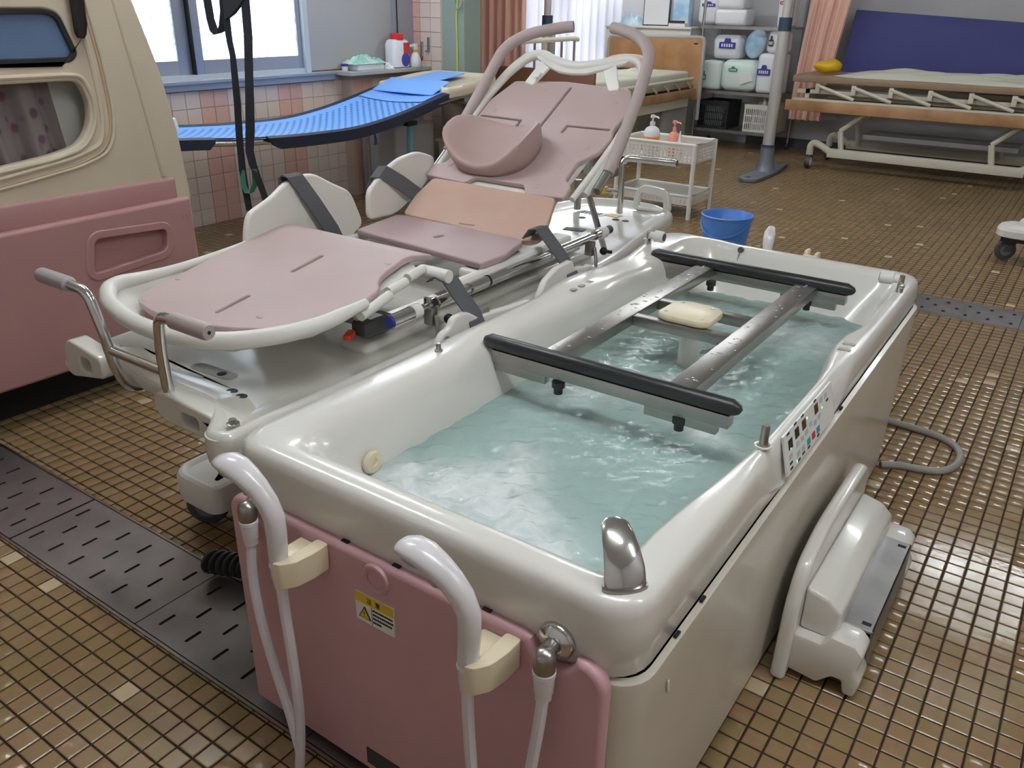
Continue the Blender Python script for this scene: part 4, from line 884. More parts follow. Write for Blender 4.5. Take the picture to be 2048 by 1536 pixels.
for y in (1.60, 2.45):
    cl = part('rail_clamp', vf_join(obox((-1.362, y, .655), (.030, .026, .05), .004), tube([(-1.345, y, .66), (-1.330, y-.01, .62), (-1.325, y-.02, .59)], .006, 8), lathe([(.010, 0), (.010, .014)], (-1.372, y, .690), 10)), M_STEEL, rl)
    part('clamp_knob', vf_join(ball((-1.325, y+.03, .645), .014, 10, 6), tube([(-1.33, y+.03, .645), (-1.31, y+.06, .637)], .006, 8)), M_BLACK, cl)
part('under_rail', tube([(-1.395, 1.55, .655), (-1.395, 2.50, .668)], .010, 10), M_CHROME, car)
for y in (1.70, 2.22): part('latch_plate', box(-1.298, -1.290, y, y+.07, .628, .648, .003), M_STEEL, car)
bx_ = part('release_box', bevel_vf(obox((-1.44, 1.46, .655), (.05, .11, .04)), .008, 2), M_DARK, car)
part('box_label', obox((-1.440, 1.46, .6765), (.03, .045, .001)), M_LABELW, bx_); part('box_label', obox((-1.452, 1.42, .6765), (.016, .02, .001)), M_LABELY, bx_)
part('red_lever', bevel_vf(obox((-1.45, 1.385, .645), (.022, .05, .014), rz=.5), .004, 2), M_ORED, car)
part('under_frame', vf_join(box(-1.50, -1.46, 1.46, 2.55, .612, .640), box(-1.90, -1.86, 1.46, 2.55, .612, .640), box(-1.90, -1.46, 1.50, 1.53, .615, .635), box(-1.90, -1.46, 1.95, 1.98, .61, .635)), M_STEEL, car)

# ---- chassis, lift column, casters
part('chassis', vf_join(box(-1.92, -1.88, 1.18, 3.05, .10, .15, .004), box(-1.48, -1.44, 1.18, 3.05, .10, .15, .004), box(-1.92, -1.44, 1.9, 2.0, .10, .15), box(-1.80, -1.56, 1.75, 2.35, .15, .33, .01)), M_DARK, car)
part('lift_column', vf_join(box(-1.75, -1.61, 1.95, 2.15, .33, .545)), M_STEEL, car)
part('gas_strut', vf_join(tube([(-1.575, 1.05, .545), (-1.60, 1.12, .33)], .014, 12), tube([(-1.60, 1.12, .33), (-1.64, 1.20, .12)], .009, 12)), M_STEEL, car)
part('strut_clip', obox((-1.598, 1.115, .335), (.05, .035, .02), .004), M_BLACK, car)
cv = part('base_cover', loft([[(x, y, z) for x, y in poly_inset(rrect(-2.00, -1.78, 1.145, 1.40, (.05, .06, .08, .04), 5), d)] for d, z in ((.02, .085), (.004, .09), (0, .11), (0, .155), (.008, .168), (.018, .171), (.026, .168), (.034, .162), (.06, .161))], (True, True)), M_WHITE, car)
def caster(x, y, parent, r=.062, ang=0.0):
    w = part('caster_wheel', vf_tf(lathe([(r*.35, -.016), (r*.8, -.016), (r*.97, -.012), (r, -.006), (r, .006), (r*.97, .012), (r*.8, .016), (r*.35, .016)], n=24, axis='X'), Matrix.Translation((x, y, r)) @ Matrix.Rotation(ang, 4, 'Z')), M_TIRE, parent)
    part('wheel_hub', vf_tf(lathe([(.006, -.019), (r*.55, -.0175), (r*.58, 0), (r*.55, .0175), (.006, .019)], n=20, axis='X'), Matrix.Translation((x, y, r)) @ Matrix.Rotation(ang, 4, 'Z')), M_HUB, w)
    part('caster_fork', vf_tf(vf_join(box(-.026, -.021, -.015, .03, r*.9-r, r*.75), box(.021, .026, -.015, .03, r*.9-r, r*.75), box(-.026, .026, -.02, .045, r*.7, r*.95)), Matrix.Translation((x, y, r)) @ Matrix.Rotation(ang, 4, 'Z')), M_DARK, w)
caster(-1.90, 1.205, car, .062, -1.0); caster(-1.50, 1.25, car); caster(-1.90, 3.0, car); caster(-1.50, 3.0, car)
part('brake_pedal', vf_join(*[lathe([(.028, -.008), (.034, -.004), (.034, .004), (.028, .008)], (-1.68+.018*k, 1.05+.008*k, .045), 14, 'X') for k in range(6)]), M_RUBBER, car)

# ------------------------------------------------------------------ cream and pink bathing cabin at the left edge
mc = thing('bathing_cabin', 'cream and pink bathing cabin with a curtained window at the left edge', 'bathing cabin', (-3.4, 1.2, 0))
MX = -2.95
face = round_poly([(.25, .62), (2.000, .62), (2.012, .70), (1.995, .92), (1.958, 1.16), (1.886, 1.41), (1.80, 1.68), (.30, 1.68)], .02, 3)
winA = round_poly([(.80, 1.215), (1.625, 1.210), (1.652, 1.235), (1.612, 1.360), (1.570, 1.375), (.80, 1.372)], [.02, .02, .03, .04, .03, .02], 4)
winB = round_poly([(.80, .86), (1.10, .88), (1.318, .898), (1.50, .917), (1.60, .940), (1.650, 1.00), (1.664, 1.08), (1.640, 1.145), (1.60, 1.150), (.80, 1.155)], [.02, .05, .05, .05, .06, .06, .05, .04, .03, .02], 4)
part('cream_face', yz(plate(face, [winA, winB], .04, .008, 2), MX-.02), M_CREAM, mc)
prof = [(2.000, .10), (2.012, .55), (2.012, .70), (1.995, .92), (1.958, 1.16), (1.886, 1.41), (1.80, 1.68)]
side = [(MX-.012, y, z) for y, z in prof]+[(MX-.95, y, z) for y, z in prof]
k_ = len(prof); back = [(p[0], p[1]-.02, p[2]) for p in side]
part('end_wall', (side+back, [(i, i+1, k_+i+1, k_+i) for i in range(k_-1)]+[(2*k_+i, 3*k_+i, 3*k_+i+1, 2*k_+i+1) for i in range(k_-1)]+[(i, 2*k_+i, 2*k_+i+1, i+1) for i in range(k_-1)]), M_CREAM, mc, ang=.3)
part('end_edge', box(MX-.03, MX-.001, 1.955, 2.008, .13, .64, .008), M_CREAM, mc)
part('back_wall', box(MX-.95, MX-.93, .3, 1.98, .62, 1.68), M_CREAM, mc)
part('roof', box(MX-.95, MX-.012, .3, 1.80, 1.66, 1.68), M_CREAM, mc)
part('front_end', box(MX-.95, MX-.012, .25, .27, .13, 1.68), M_CREAM, mc)
# raised door moulding: groove line running round the curtained window, and the corner ridge
gr = [(1.698, 1.42), (1.712, 1.30), (1.722, 1.22), (1.730, 1.06), (1.722, .977), (1.685, .908), (1.58, .874), (1.304, .838), (.80, .79)]
GRV = mat('cream_groove', rgb(190, 168, 138), 0.5)
part('door_groove', tube([(MX+.0015, y, z) for y, z in gr], .0045, 8, .05), GRV, mc)
part('door_bead', tube([(MX+.001, y+.014, z-.006) for y, z in gr], .007, 8, .05), M_CREAM, mc)
part('inner_bead', tube([(MX-.002, y-.028 if z > .96 else y-.012, z+.022 if z < .96 else z) for y, z in gr[1:]], .010, 8, .05), M_CREAM, mc)
part('window_bead', tube([(MX-.001, y, z) for y, z in [(.8, .846), (1.10, .865), (1.32, .884), (1.505, .902), (1.612, .926), (1.668, .995), (1.682, 1.082), (1.652, 1.164), (1.60, 1.170), (.8, 1.175)]], .009, 8, .04), M_CREAM, mc)
part('corner_ridge', tube([(MX-.001, 1.812, 1.43), (MX-.001, 1.862, 1.10), (MX-.001, 1.903, .79)], .009, 10, flat=1.0), M_CREAM, mc)
# upper tinted window with black gasket
part('window_gasket', vf_join(yz(plate([(y, z) for y, z in poly_inset(winA, -.001)], [poly_inset(winA, .016)], .012, .003, 1), MX-.002)), M_RUBBER, mc)
M_TINT = mat('tinted_glass', rgb(92, 116, 150), 0.08, spec=0.7)
part('window_pane', yz(plate(poly_inset(winA, .008), [], .004), MX-.012), M_TINT, mc)
# black bar hooked over the window
part('black_handle', tube([(MX+.035, 1.668, 1.60), (MX+.035, 1.664, 1.40), (MX+.033, 1.662, 1.33), (MX+.033, 1.657, 1.30), (MX+.033, 1.655, 1.285)], .024, 14, rs=[.026, .026, .025, .021, .012], flat=.55), mat('black_gloss', rgb(34, 28, 30), 0.2), mc)
# floral curtain inside the lower window
def curtain_vf(y0, y1, z0, z1, x, amp, waves, slant=0.0, n=90, m=6):
    V, Fc = [], []
    for j in range(m+1):
        z = z0+(z1-z0)*j/m
        for i in range(n+1):
            t = i/n; y = y0+(y1-y0)*t+slant*(z-z0); V.append((x+amp*math.sin(t*waves*2*PI)+amp*.4*math.sin(t*waves*4.3*PI+1), y, z))
    for j in range(m):
        for i in range(n): a = j*(n+1)+i; Fc.append((a, a+1, a+n+2, a+n+1))
    return V, Fc
def floral():
    m = bpy.data.materials.new('floral_curtain'); m.use_nodes = True; nt = m.node_tree; b = nt.nodes['Principled BSDF']; b.inputs['Roughness'].default_value = .9
    tc = nt.nodes.new('ShaderNodeTexCoord'); v = nt.nodes.new('ShaderNodeTexVoronoi'); v.inputs['Scale'].default_value = 16; v.inputs['Randomness'].default_value = 1
    nt.links.new(tc.outputs['Object'], v.inputs['Vector'])
    cr = nt.nodes.new('ShaderNodeValToRGB'); e = cr.color_ramp.elements; e[0].position = .22; e[0].color = (1, 1, 1, 1); e[1].position = .36; e[1].color = (0, 0, 0, 1)
    nt.links.new(v.outputs['Distance'], cr.inputs[0])
    cc = nt.nodes.new('ShaderNodeMix'); cc.data_type = 'RGBA'; cc.inputs['A'].default_value = (*rgb(88, 70, 98), 1); cc.inputs['B'].default_value = (*rgb(124, 80, 88), 1)
    sp_ = nt.nodes.new('ShaderNodeSeparateColor'); nt.links.new(v.outputs['Color'], sp_.inputs[0]); nt.links.new(sp_.outputs[0], cc.inputs['Factor'])
    mx = nt.nodes.new('ShaderNodeMix'); mx.data_type = 'RGBA'; mx.inputs['A'].default_value = (*rgb(132, 122, 122), 1); nt.links.new(cc.outputs['Result'], mx.inputs['B']); nt.links.new(cr.outputs[0], mx.inputs['Factor'])
    nt.links.new(mx.outputs['Result'], b.inputs['Base Color']); return m
part('curtain', curtain_vf(.75, 1.60, .78, 1.22, MX-.075, .020, 7, slant=-.10), floral(), mc, ang=2)
part('inner_liner', box(MX-.125, MX-.118, 1.50, 1.90, .80, 1.20), M_WHITE, mc); part('inner_panel', box(MX-.60, MX-.58, .6, 1.95, .65, 1.60), M_WHITE, mc)  # white liner added close to the opening to show as a bright sliver
# pink lower panel in two steps with a recessed grip
part('pink_upper_band', bevel_vf(box(MX-.03, MX+.008, .25, 1.948, .690, .778), .010, 3), M_PINKDK, mc)
pk = round_poly([(.25, .165), (1.965, .150), (1.978, .30), (1.986, .560), (1.982, .700), (.25, .686)], .012, 4)
rec = round_poly([(1.535, .485), (1.850, .510), (1.862, .600), (1.562, .618)], .030, 5)
part('pink_panel', yz(plate(pk, [rec], .05, .012, 3), MX+.010), M_PINKDK, mc, label='pink lower panel')
part('grip_recess', yz(plate(poly_inset(rec, -.03), [], .004), MX-.006), M_PINKDK, mc)
part('grip_lip', yz(plate(poly_inset(rec, -.026), [poly_inset(rec, .004)], .010, .0045, 3), MX+.0345), M_PINKDK, mc)
part('plug_cap', lathe([(.012, .0), (.012, .002), (.009, .0025), (.008, .0005), (.003, .001)], (MX+.035, 1.946, .629), 16, 'X'), M_PINKDK, mc)
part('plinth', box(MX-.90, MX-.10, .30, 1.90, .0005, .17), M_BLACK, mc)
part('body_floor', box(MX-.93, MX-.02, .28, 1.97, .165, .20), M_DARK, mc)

# ------------------------------------------------------------------ blue mesh shower stretcher by the tiled wall
bs = thing('shower_stretcher', 'blue mesh shower stretcher with cream headrest by the tiled wall', 'stretcher', (-4.3, 3.9, 0))
ys = [2.55, 2.77, 3.09, 3.47, 3.95, 4.20, 4.45, 4.70, 4.95]; zs = [.752, .737, .703, .680, .672, .695, .732, .782, .835]
def bz(y): return float(np.interp(y, ys, zs))
def bzs(y): return sum(bz(y+d) for d in (-.12, -.06, 0, .06, .12))/5
def sheet_vf(x0, x1, y0, y1, dz=0.0, nx=12, ny=40, sag=.018, th=.006):
    V, Fc = [], []
    for s in (0, 1):
        for j in range(ny+1):
            y = y0+(y1-y0)*j/ny
            for i in range(nx+1):
                t = i/nx; V.append((x0+(x1-x0)*t, y, bzs(y)+dz-sag*math.sin(PI*t)-s*th))
    n = (nx+1)*(ny+1)
    for j in range(ny):
        for i in range(nx):
            a = j*(nx+1)+i; Fc += [(a, a+1, a+nx+2, a+nx+1), (n+a+nx+1, n+a+nx+2, n+a+1, n+a)]
    return V, Fc
def mesh_mat():
    m = bpy.data.materials.new('blue_mesh'); m.use_nodes = True; nt = m.node_tree; b = nt.nodes['Principled BSDF']; b.inputs['Roughness'].default_value = .55
    g = nt.nodes.new('ShaderNodeNewGeometry'); sp_ = nt.nodes.new('ShaderNodeSeparateXYZ'); nt.links.new(g.outputs['Position'], sp_.inputs[0])
    def mth(op, a, bb=None):
        n_ = nt.nodes.new('ShaderNodeMath'); n_.operation = op
        for k, v in enumerate((a, bb)):
            if v is None: continue
            if isinstance(v, (int, float)): n_.inputs[k].default_value = v
            else: nt.links.new(v, n_.inputs[k])
        return n_.outputs[0]
    P_ = .060
    u = mth('DIVIDE', sp_.outputs['X'], P_); v = mth('DIVIDE', sp_.outputs['Y'], P_)
    a = mth('ADD', u, v); c = mth('SUBTRACT', u, v)
    fa = mth('SUBTRACT', mth('FRACT', a), .5); fc = mth('SUBTRACT', mth('FRACT', c), .5)
    d = mth('ADD', mth('MULTIPLY', fa, fa), mth('MULTIPLY', fc, fc)); hole = mth('LESS_THAN', d, .062)
    edge = mth('MULTIPLY', mth('GREATER_THAN', sp_.outputs['X'], -4.54), mth('LESS_THAN', sp_.outputs['X'], -4.01)); hole = mth('MULTIPLY', hole, edge)
    mx = nt.nodes.new('ShaderNodeMix'); mx.data_type = 'RGBA'; mx.inputs['A'].default_value = (*rgb(112, 166, 240), 1); mx.inputs['B'].default_value = (*rgb(36, 58, 104), 1); nt.links.new(hole, mx.inputs['Factor']); nt.links.new(mx.outputs['Result'], b.inputs['Base Color'])  # hole dots painted navy for the darkness seen through them
    return m
part('mesh_cloth', sheet_vf(-3.985, -4.62, 2.55, 4.96), mesh_mat(), bs, ang=2, label='blue perforated mesh cloth')
part('head_cloth', sheet_vf(-3.995, -4.61, 4.66, 4.97, .006), M_BLUEH, bs, ang=2)
part('head_tongue', vf_map(plate(round_poly([(-4.60, 4.80), (-4.02, 4.80), (-4.03, 5.02), (-4.17, 5.05), (-4.17, 5.38), (-4.44, 5.38), (-4.46, 5.05), (-4.60, 5.02)], .015, 3), (), .01, .003, 1), lambda x, y, z: (x, y, (.872+(y-4.9)*.10 if y > 4.95 else .812+(y-4.8)*.43)+z)), M_BLUEH, bs)
def band(x, th, y0, y1, hgt, dz):
    V, Fc = [], []; ny = 40
    for j in range(ny+1):
        y = y0+(y1-y0)*j/ny; z = bzs(y)+dz
        e = min(1, (y-y0)/.06, (y1-y)/.06+.35)
        V += [(x, y, z), (x+th, y, z-.01), (x+th*.8, y, z-.01-hgt*e), (x-.005, y, z-.006-hgt*e)]
    for j in range(ny):
        for k in range(4): a = 4*j+k; b = 4*j+(k+1) % 4; Fc.append((a, b, b+4, a+4))
    Fc += [(3, 2, 1, 0), (4*ny, 4*ny+1, 4*ny+2, 4*ny+3)]
    return V, Fc
part('side_pad', band(-3.985, .030, 3.26, 4.95, .066, .004), M_NAVY, bs); part('side_pad', band(-3.985, .025, 2.55, 2.90, .055, .004), M_NAVY, bs); part('side_pad', band(-4.645, .025, 2.6, 4.9, .03, .012), M_NAVY, bs)
part('side_rail', tube([(-4.000, y, bzs(y)-.030) for y in np.linspace(2.6, 4.9, 24)], .018, 12), M_CHROME, bs); part('side_rail', tube([(-4.63, y, bzs(y)-.034) for y in np.linspace(2.6, 4.9, 24)], .016, 10), M_CHROME, bs)
hr = round_poly([(-3.96, 4.90), (-3.93, 5.05), (-3.93, 5.45), (-3.99, 5.52), (-4.56, 5.52), (-4.65, 5.40), (-4.66, 4.92), (-4.60, 4.90), (-4.56, 5.0), (-4.08, 5.0), (-4.04, 4.90)], [.03, .03, .05, .05, .08, .08, .03, .02, .03, .03, .02], 4)
part('headrest', loft([[(x, y, z+(y-4.9)*.10) for x, y in poly_inset(hr, d)] for d, z in ((.03, .775), (.0, .785), (-.003, .81), (.0, .842), (.010, .858), (.020, .858), (.032, .848), (.045, .840))], (True, True)), M_CREAM, bs, ang=1.0, label='cream moulded headrest')
part('headrest_arm', tube([(-3.97, 4.80, .755), (-3.965, 5.2, .80)], .012, 10), M_CHROME, bs)
part('leg', tube([(-4.08, 4.60, .0), (-4.08, 4.62, .66)], .024, 12), M_TEAL, bs); part('leg', tube([(-4.60, 4.72, .0), (-4.60, 4.72, .70)], .016, 12), M_BRUSH, bs); part('leg', tube([(-4.10, 2.60, .0), (-4.10, 2.60, .68)], .020, 12), M_BRUSH, bs); part('leg', tube([(-4.55, 2.60, .0), (-4.55, 2.60, .68)], .020, 12), M_BRUSH, bs)
part('leg_bracket', obox((-4.06, 4.60, .635), (.05, .10, .03), .004), M_BLACK, bs); part('strap_end', ribbon([(-3.99, 4.16, .62), (-3.985, 4.165, .585), (-3.98, 4.16, .545)], (0, 1, 0), [.015, .02, .03], .004), M_NAVY, bs)
# paper scrap at its foot end
single('towel', bevel_vf(obox((-4.18, 2.80, .782), (.05, .03, .085), rz=.4, rx=.3), .008, 2), M_LABELW, 'small crumpled white towel at the foot of the blue stretcher', 'towel')
# grey water tank and bin under it
single('storage_box', bevel_vf(box(-4.78, -4.42, 4.83, 5.30, .0, .56), .02, 3), mat('smoke_plastic', rgb(170, 170, 172), .3, noise=.1), 'translucent grey storage box under the blue stretcher headrest', 'storage box')
cbx = thing('sink_cabinet', 'pale sink cabinet with steel front behind the headrest', 'cabinet', (-4.2, 5.42, 0))
part('body', box(-4.40, -4.02, 5.32, 5.52, .0, .40, .006), M_CREAM, cbx); part('tank', box(-4.36, -4.10, 5.34, 5.50, .40, .70, .006), M_STEEL, cbx); part('top', box(-4.42, -4.0, 5.30, 5.54, .40, .42, .004), M_BEDFR, cbx)

# ------------------------------------------------------------------ black hoist sling hanging from above
sl = thing('hoist_sling', 'black hoist sling straps hanging down in front of the frosted window', 'sling', (-3.72, 2.9, .36))
part('sling_body', vf_map(plate(round_poly([(-3.775, 1.62), (-3.585, 1.62), (-3.592, 1.41), (-3.685, 1.345), (-3.755, 1.315), (-3.758, 1.41)], .01), (), .02, .004, 1), lambda x, z, c: (x, 2.9+c, z)), M_SLING, sl)
part('loop_strap', ribbon([(-3.883, 2.9, 1.62), (-3.885, 2.9, 1.41), (-3.878, 2.9, 1.32), (-3.862, 2.9, 1.27), (-3.836, 2.9, 1.252), (-3.805, 2.9, 1.262), (-3.782, 2.9, 1.295), (-3.760, 2.9, 1.36), (-3.757, 2.9, 1.42)], [(1, .5, 0)]*3+[(.8, 1, .3)]*3+[(.8, .6, 0)]*3, .042, .004), M_SLING, sl)
part('long_strap', ribbon([(-3.592, 2.9, 1.45), (-3.600, 2.9, 1.25), (-3.625, 2.895, 1.02), (-3.650, 2.89, .80), (-3.675, 2.89, .69), (-3.66, 2.89, .62), (-3.60, 2.89, .48), (-3.55, 2.89, .36)], [(1, .1, 0), (1, .1, 0), (1, .1, 0), (1, .3, 0), (.3, 1, 0), (.5, .9, 0), (1, .3, 0), (1, .2, 0)], [.055, .055, .055, .055, .045, .04, .04, .055], .004), M_SLING, sl)
part('thin_strap', ribbon([(-3.752, 2.9, 1.33), (-3.747, 2.9, 1.22), (-3.735, 2.9, 1.15), (-3.738, 2.9, 1.05), (-3.742, 2.9, .92), (-3.758, 2.9, .75), (-3.764, 2.9, .58), (-3.757, 2.9, .47), (-3.745, 2.9, .36)], [(.5, .8, 0), (1, .2, 0), (1, .2, 0), (1, .4, 0), (.4, .9, 0), (.4, .9, 0), (.4, .9, 0), (.6, .8, 0), (.8, .5, 0)], .036, .004), M_SLING, sl)
part('green_loop', ribbon([(-3.765, 2.897, .58), (-3.755, 2.89, .50), (-3.728, 2.885, .468), (-3.69, 2.885, .470), (-3.655, 2.887, .52), (-3.648, 2.887, .60)], [(.7, .7, 0)]*2+[(.5, .8, .3)]*2+[(.7, .7, 0)]*2, .028, .003), M_SLINGG, sl)

# ------------------------------------------------------------------ things on the window sill
SZ = LWZ0
bt = thing('detergent_bottle', 'white and blue detergent bottle with a red cap on the sill', 'bottle', (-4.86, 5.30, SZ))
part('body', loft([[(x, y, z) for x, y in poly_inset(rrect(-4.91+.06, -4.79+.06, 5.205, 5.395, .035, 4), d)] for d, z in ((.012, SZ+.0005), (.0, SZ+.008), (.0, SZ+.17), (.012, SZ+.20), (.035, SZ+.21))], (True, True)), M_PACK, bt)
part('cap', lathe([(.052, SZ+.205), (.052, SZ+.248), (.046, SZ+.252)], (-4.79, 5.30, 0), 20), M_RED, bt)
part('print', ball((-4.729, 5.33, SZ+.06), .05, 14, 8, sx=.04, sz=1.0), M_INKB, bt); part('print', box(-4.7305, -4.7285, 5.31, 5.38, SZ+.10, SZ+.185), M_INKR, bt)
sb = thing('spray_bottle', 'white spray bottle with yellow collar beside the detergent bottle', 'bottle', (-4.74, 5.46, .935))
part('body', lathe([(.042, .9358), (.046, .942), (.046, .985), (.030, 1.03), (.018, 1.045)], (-4.74, 5.46, 0), 18), M_PACK, sb); part('collar', lathe([(.020, 1.045), (.020, 1.06)], (-4.74, 5.46, 0), 14), M_YEL, sb); part('trigger', bevel_vf(vf_join(box(-4.755, -4.725, 5.44, 5.48, 1.06, 1.11), box(-4.752, -4.728, 5.40, 5.45, 1.085, 1.105)), .005, 1), M_WHITE, sb)
def heap(cx_, cy_, z0, sx, sy, sz, seed, n=22):
    r_ = np.random.default_rng(seed); ph = r_.uniform(0, 6.28, 8); V, Fc = [], []
    for j in range(n):
        for i in range(n):
            u = -1+2*i/(n-1); v = -1+2*j/(n-1)
            q_ = max(0, 1-max(abs(u), abs(v))**3); h_ = q_*(.65+.25*math.sin(3*u+ph[0])*math.cos(4*v+ph[1])+.15*math.sin(9*u+5*v+ph[2])+.1*math.sin(14*v-6*u+ph[3]))
            V.append((cx_+sx*u*(1+.08*math.sin(5*v+ph[4])), cy_+sy*v*(1+.08*math.sin(6*u+ph[5])), z0+.001+sz*max(h_, 0)))
    for j in range(n-1):
        for i in range(n-1): a = j*n+i; Fc.append((a, a+1, a+n+1, a+n))
    b0 = len(V); per = [i for i in range(n)]+[j*n+n-1 for j in range(1, n)]+[(n-1)*n+i for i in range(n-2, -1, -1)]+[j*n for j in range(n-2, 0, -1)]
    V += [(V[i][0], V[i][1], z0) for i in per]; m_ = len(per)
    Fc += [(per[k], per[(k+1) % m_], b0+(k+1) % m_, b0+k) for k in range(m_)]+[tuple(range(b0+m_-1, b0-1, -1))]
    return V, Fc
bxs = single('cardboard_box', bevel_vf(box(-4.86, -4.74, 4.80, 5.09, SZ, SZ+.045), .004, 1), M_LABELW, 'flat white box on the sill under the folded plastic sheet', 'box')
single('plastic_sheet', heap(-4.80, 4.93, SZ+.0455, .075, .17, .07, 3), mat('clear_green_plastic', rgb(206, 226, 218), .2, col2=rgb(120, 196, 176), nscale=9), 'crumpled pale green plastic sheet heaped on the sill', 'plastic sheet')
single('plastic_bag', heap(-4.765, 5.150, SZ, .04, .04, .05, 9), M_PACK, 'limp white plastic bag on the sill by the bottle', 'plastic bag')
jr = thing('small_jar', 'small white jar with a blue lid at the sill edge', 'jar', (-4.82, 4.745, SZ))
part('body', lathe([(.022, SZ+.0005), (.024, SZ+.01), (.024, SZ+.032)], (-4.82, 4.745, 0), 14), M_WHITE, jr); part('lid', lathe([(.026, SZ+.032), (.026, SZ+.048), (.022, SZ+.05)], (-4.82, 4.745, 0), 14), M_INKB, jr)
for x, z, lab in ((-4.795, 1.10, 'left grey hook on the tiled wall by the column'), (-4.722, 1.135, 'right grey hook on the tiled wall by the column')):
    single('wall_hook', bevel_vf(vf_join(box(x-.010, x+.010, WY1-.022, WY1-.001, z-.09, z+.02), box(x-.008, x+.008, WY1-.055, WY1-.02, z-.09, z-.075)), .003, 1), M_BRUSH, lab, 'hook', 'wall hooks')
cl_ = thing('cleaning_cloth', 'white cloth hanging from a red clip on the wall hook', 'cloth', (-4.785, 5.57, .87))
part('clip', vf_join(ribbon([(-4.795, WY1-.052, 1.015), (-4.775, WY1-.05, .965)], (0, 1, 0), .012, .008), ribbon([(-4.755, WY1-.052, 1.01), (-4.775, WY1-.05, .965)], (0, 1, 0), .012, .008)), M_RED, cl_); part('cloth', ribbon([(-4.78, WY1-.045, .985), (-4.785, WY1-.045, .94), (-4.79, WY1-.045, .872)], (1, 0, 0), [.02, .06, .10], .012), M_SHEET, cl_)
# column fittings: yellow cord, conduit
single('electric_cable', tube([(-4.375, WY1-.067, 2.0), (-4.378, WY1-.067, 1.42), (-4.39, WY1-.067, 1.30), (-4.382, WY1-.067, 1.15), (-4.385, WY1-.067, .90), (-4.385, WY1-.067, .40)], .006, 8, .05), M_YGREEN, 'yellow green cord running down the grey column', 'cord')
hl_ = [(-4.36-.035*math.cos(a), WY1-.085+.01*math.sin(a), 1.415+.045*math.sin(a)) for a in [2*PI*k/16 for k in range(14)]]
single('cable_loop', tube(hl_, .007, 8), M_GREYHOSE, 'grey cable loop hooked on the column', 'cable')

# ------------------------------------------------------------------ curtains
def fold_curtain(p0, p1, z0, z1, amp, waves, flare=0.0, tie=None, n=140, m=14):
    V, Fc = [], []; P0, P1 = Vector((*p0, 0)), Vector((*p1, 0)); d = P1-P0; nr = Vector((-d.y, d.x, 0)).normalized()
    for s in (0, 1):
        for j in range(m+1):
            t = j/m; z = z0+(z1-z0)*t; w_ = 1+flare*(1-t)
            for i in range(n+1):
                u = i/n; c = P0+d*(.5+(u-.5)*w_)
                o_ = amp*(.6+.4*(1-t))*(math.sin(u*waves*2*PI)+.35*math.sin(u*waves*3.1*PI+2))
                q_ = c+nr*(o_+s*.004); sh = tie(u, t) if tie else (0, 0); V.append((q_.x+sh[0], q_.y+sh[1], z))
    k = (m+1)*(n+1)
    for j in range(m):
        for i in range(n): a = j*(n+1)+i; Fc += [(a, a+1, a+n+2, a+n+1), (k+a+n+1, k+a+n+2, k+a+1, k+a)]
    return V, Fc
single('curtain', fold_curtain((-5.80, 7.3), (-4.95, 7.35), .25, 2.2, .03, 9), M_CURT, 'pink pleated curtain hanging behind the grey column', 'curtain', ang=2)
sheer = mat('sheer_white', (0.92, 0.92, 0.95), 0.9)
_nt = sheer.node_tree; _tl = _nt.nodes.new('ShaderNodeBsdfTranslucent'); _tl.inputs[0].default_value = (.95, .95, 1, 1); _ms = _nt.nodes.new('ShaderNodeMixShader'); _ms.inputs[0].default_value = .65
_nt.links.new(_nt.nodes['Principled BSDF'].outputs[0], _ms.inputs[1]); _nt.links.new(_tl.outputs[0], _ms.inputs[2]); _nt.links.new(_ms.outputs[0], _nt.nodes['Material Output'].inputs['Surface'])
single('sheer_curtain', fold_curtain((-6.70, 9.50), (-4.98, 9.50), .40, 2.2, .03, 16), sheer, 'white sheer curtain glowing in front of the far window', 'curtain', ang=2)
single('curtain', fold_curtain((-2.84, 9.27), (-2.51, 9.31), .345, 2.2, .028, 5, tie=lambda u, t: (.20*t**1.5*(.6+.6*u), 0)), M_CURT2, 'pale pink curtain gathered beside the blue mattress', 'curtain', ang=2)

# ------------------------------------------------------------------ hoist poles
p1_ = thing('hoist_pole', 'grey floor pole with dark collar on a steel foot left of the blue mattress', 'pole', (-2.55, 7.85, 0))
part('pole', tube([(-2.55, 7.85, .20), (-2.55, 7.85, 1.245)], .052, 20), M_POLE, p1_); part('upper_pole', tube([(-2.55, 7.85, 1.33), (-2.55, 7.85, RZ)], .040, 20), M_POLE, p1_); part('collar', tube([(-2.55, 7.85, 1.235), (-2.55, 7.85, 1.345)], .056, 20), M_POLEC, p1_)
part('foot', vf_join(lathe([(.105, .03), (.085, .06), (.066, .14), (.060, .26)], (-2.55, 7.85, 0), 20)), M_POLEF, p1_); part('foot_plate', prism(round_poly([(-2.64, 8.40), (-2.50, 8.40), (-2.44, 7.85), (-2.45, 7.35), (-2.55, 7.30), (-2.63, 7.37), (-2.64, 7.85)], .06, 4), .0005, .035, .008), M_POLEF, p1_); part('foot_ring', tube([(-2.55, 7.85, .245), (-2.55, 7.85, .27)], .063, 18), M_POLEC, p1_); part('bolt_hole', obox((-2.55, 7.42, .0355), (.04, .05, .002)), M_BLACK, p1_)
p2_ = thing('hoist_pole', 'white pole with blue stripes standing before the sheer curtain', 'pole', (-5.046, 7.9, 0))
part('pole', tube([(-5.046, 7.9, .0), (-5.046, 7.9, 1.20)], .055, 18), M_WHITE, p2_); part('collar', tube([(-5.046, 7.9, 1.19), (-5.046, 7.9, 1.31)], .056, 18), M_POLEC, p2_); part('upper_pole', tube([(-5.046, 7.9, 1.30), (-5.046, 7.9, RZ)], .038, 18), M_POLE, p2_)
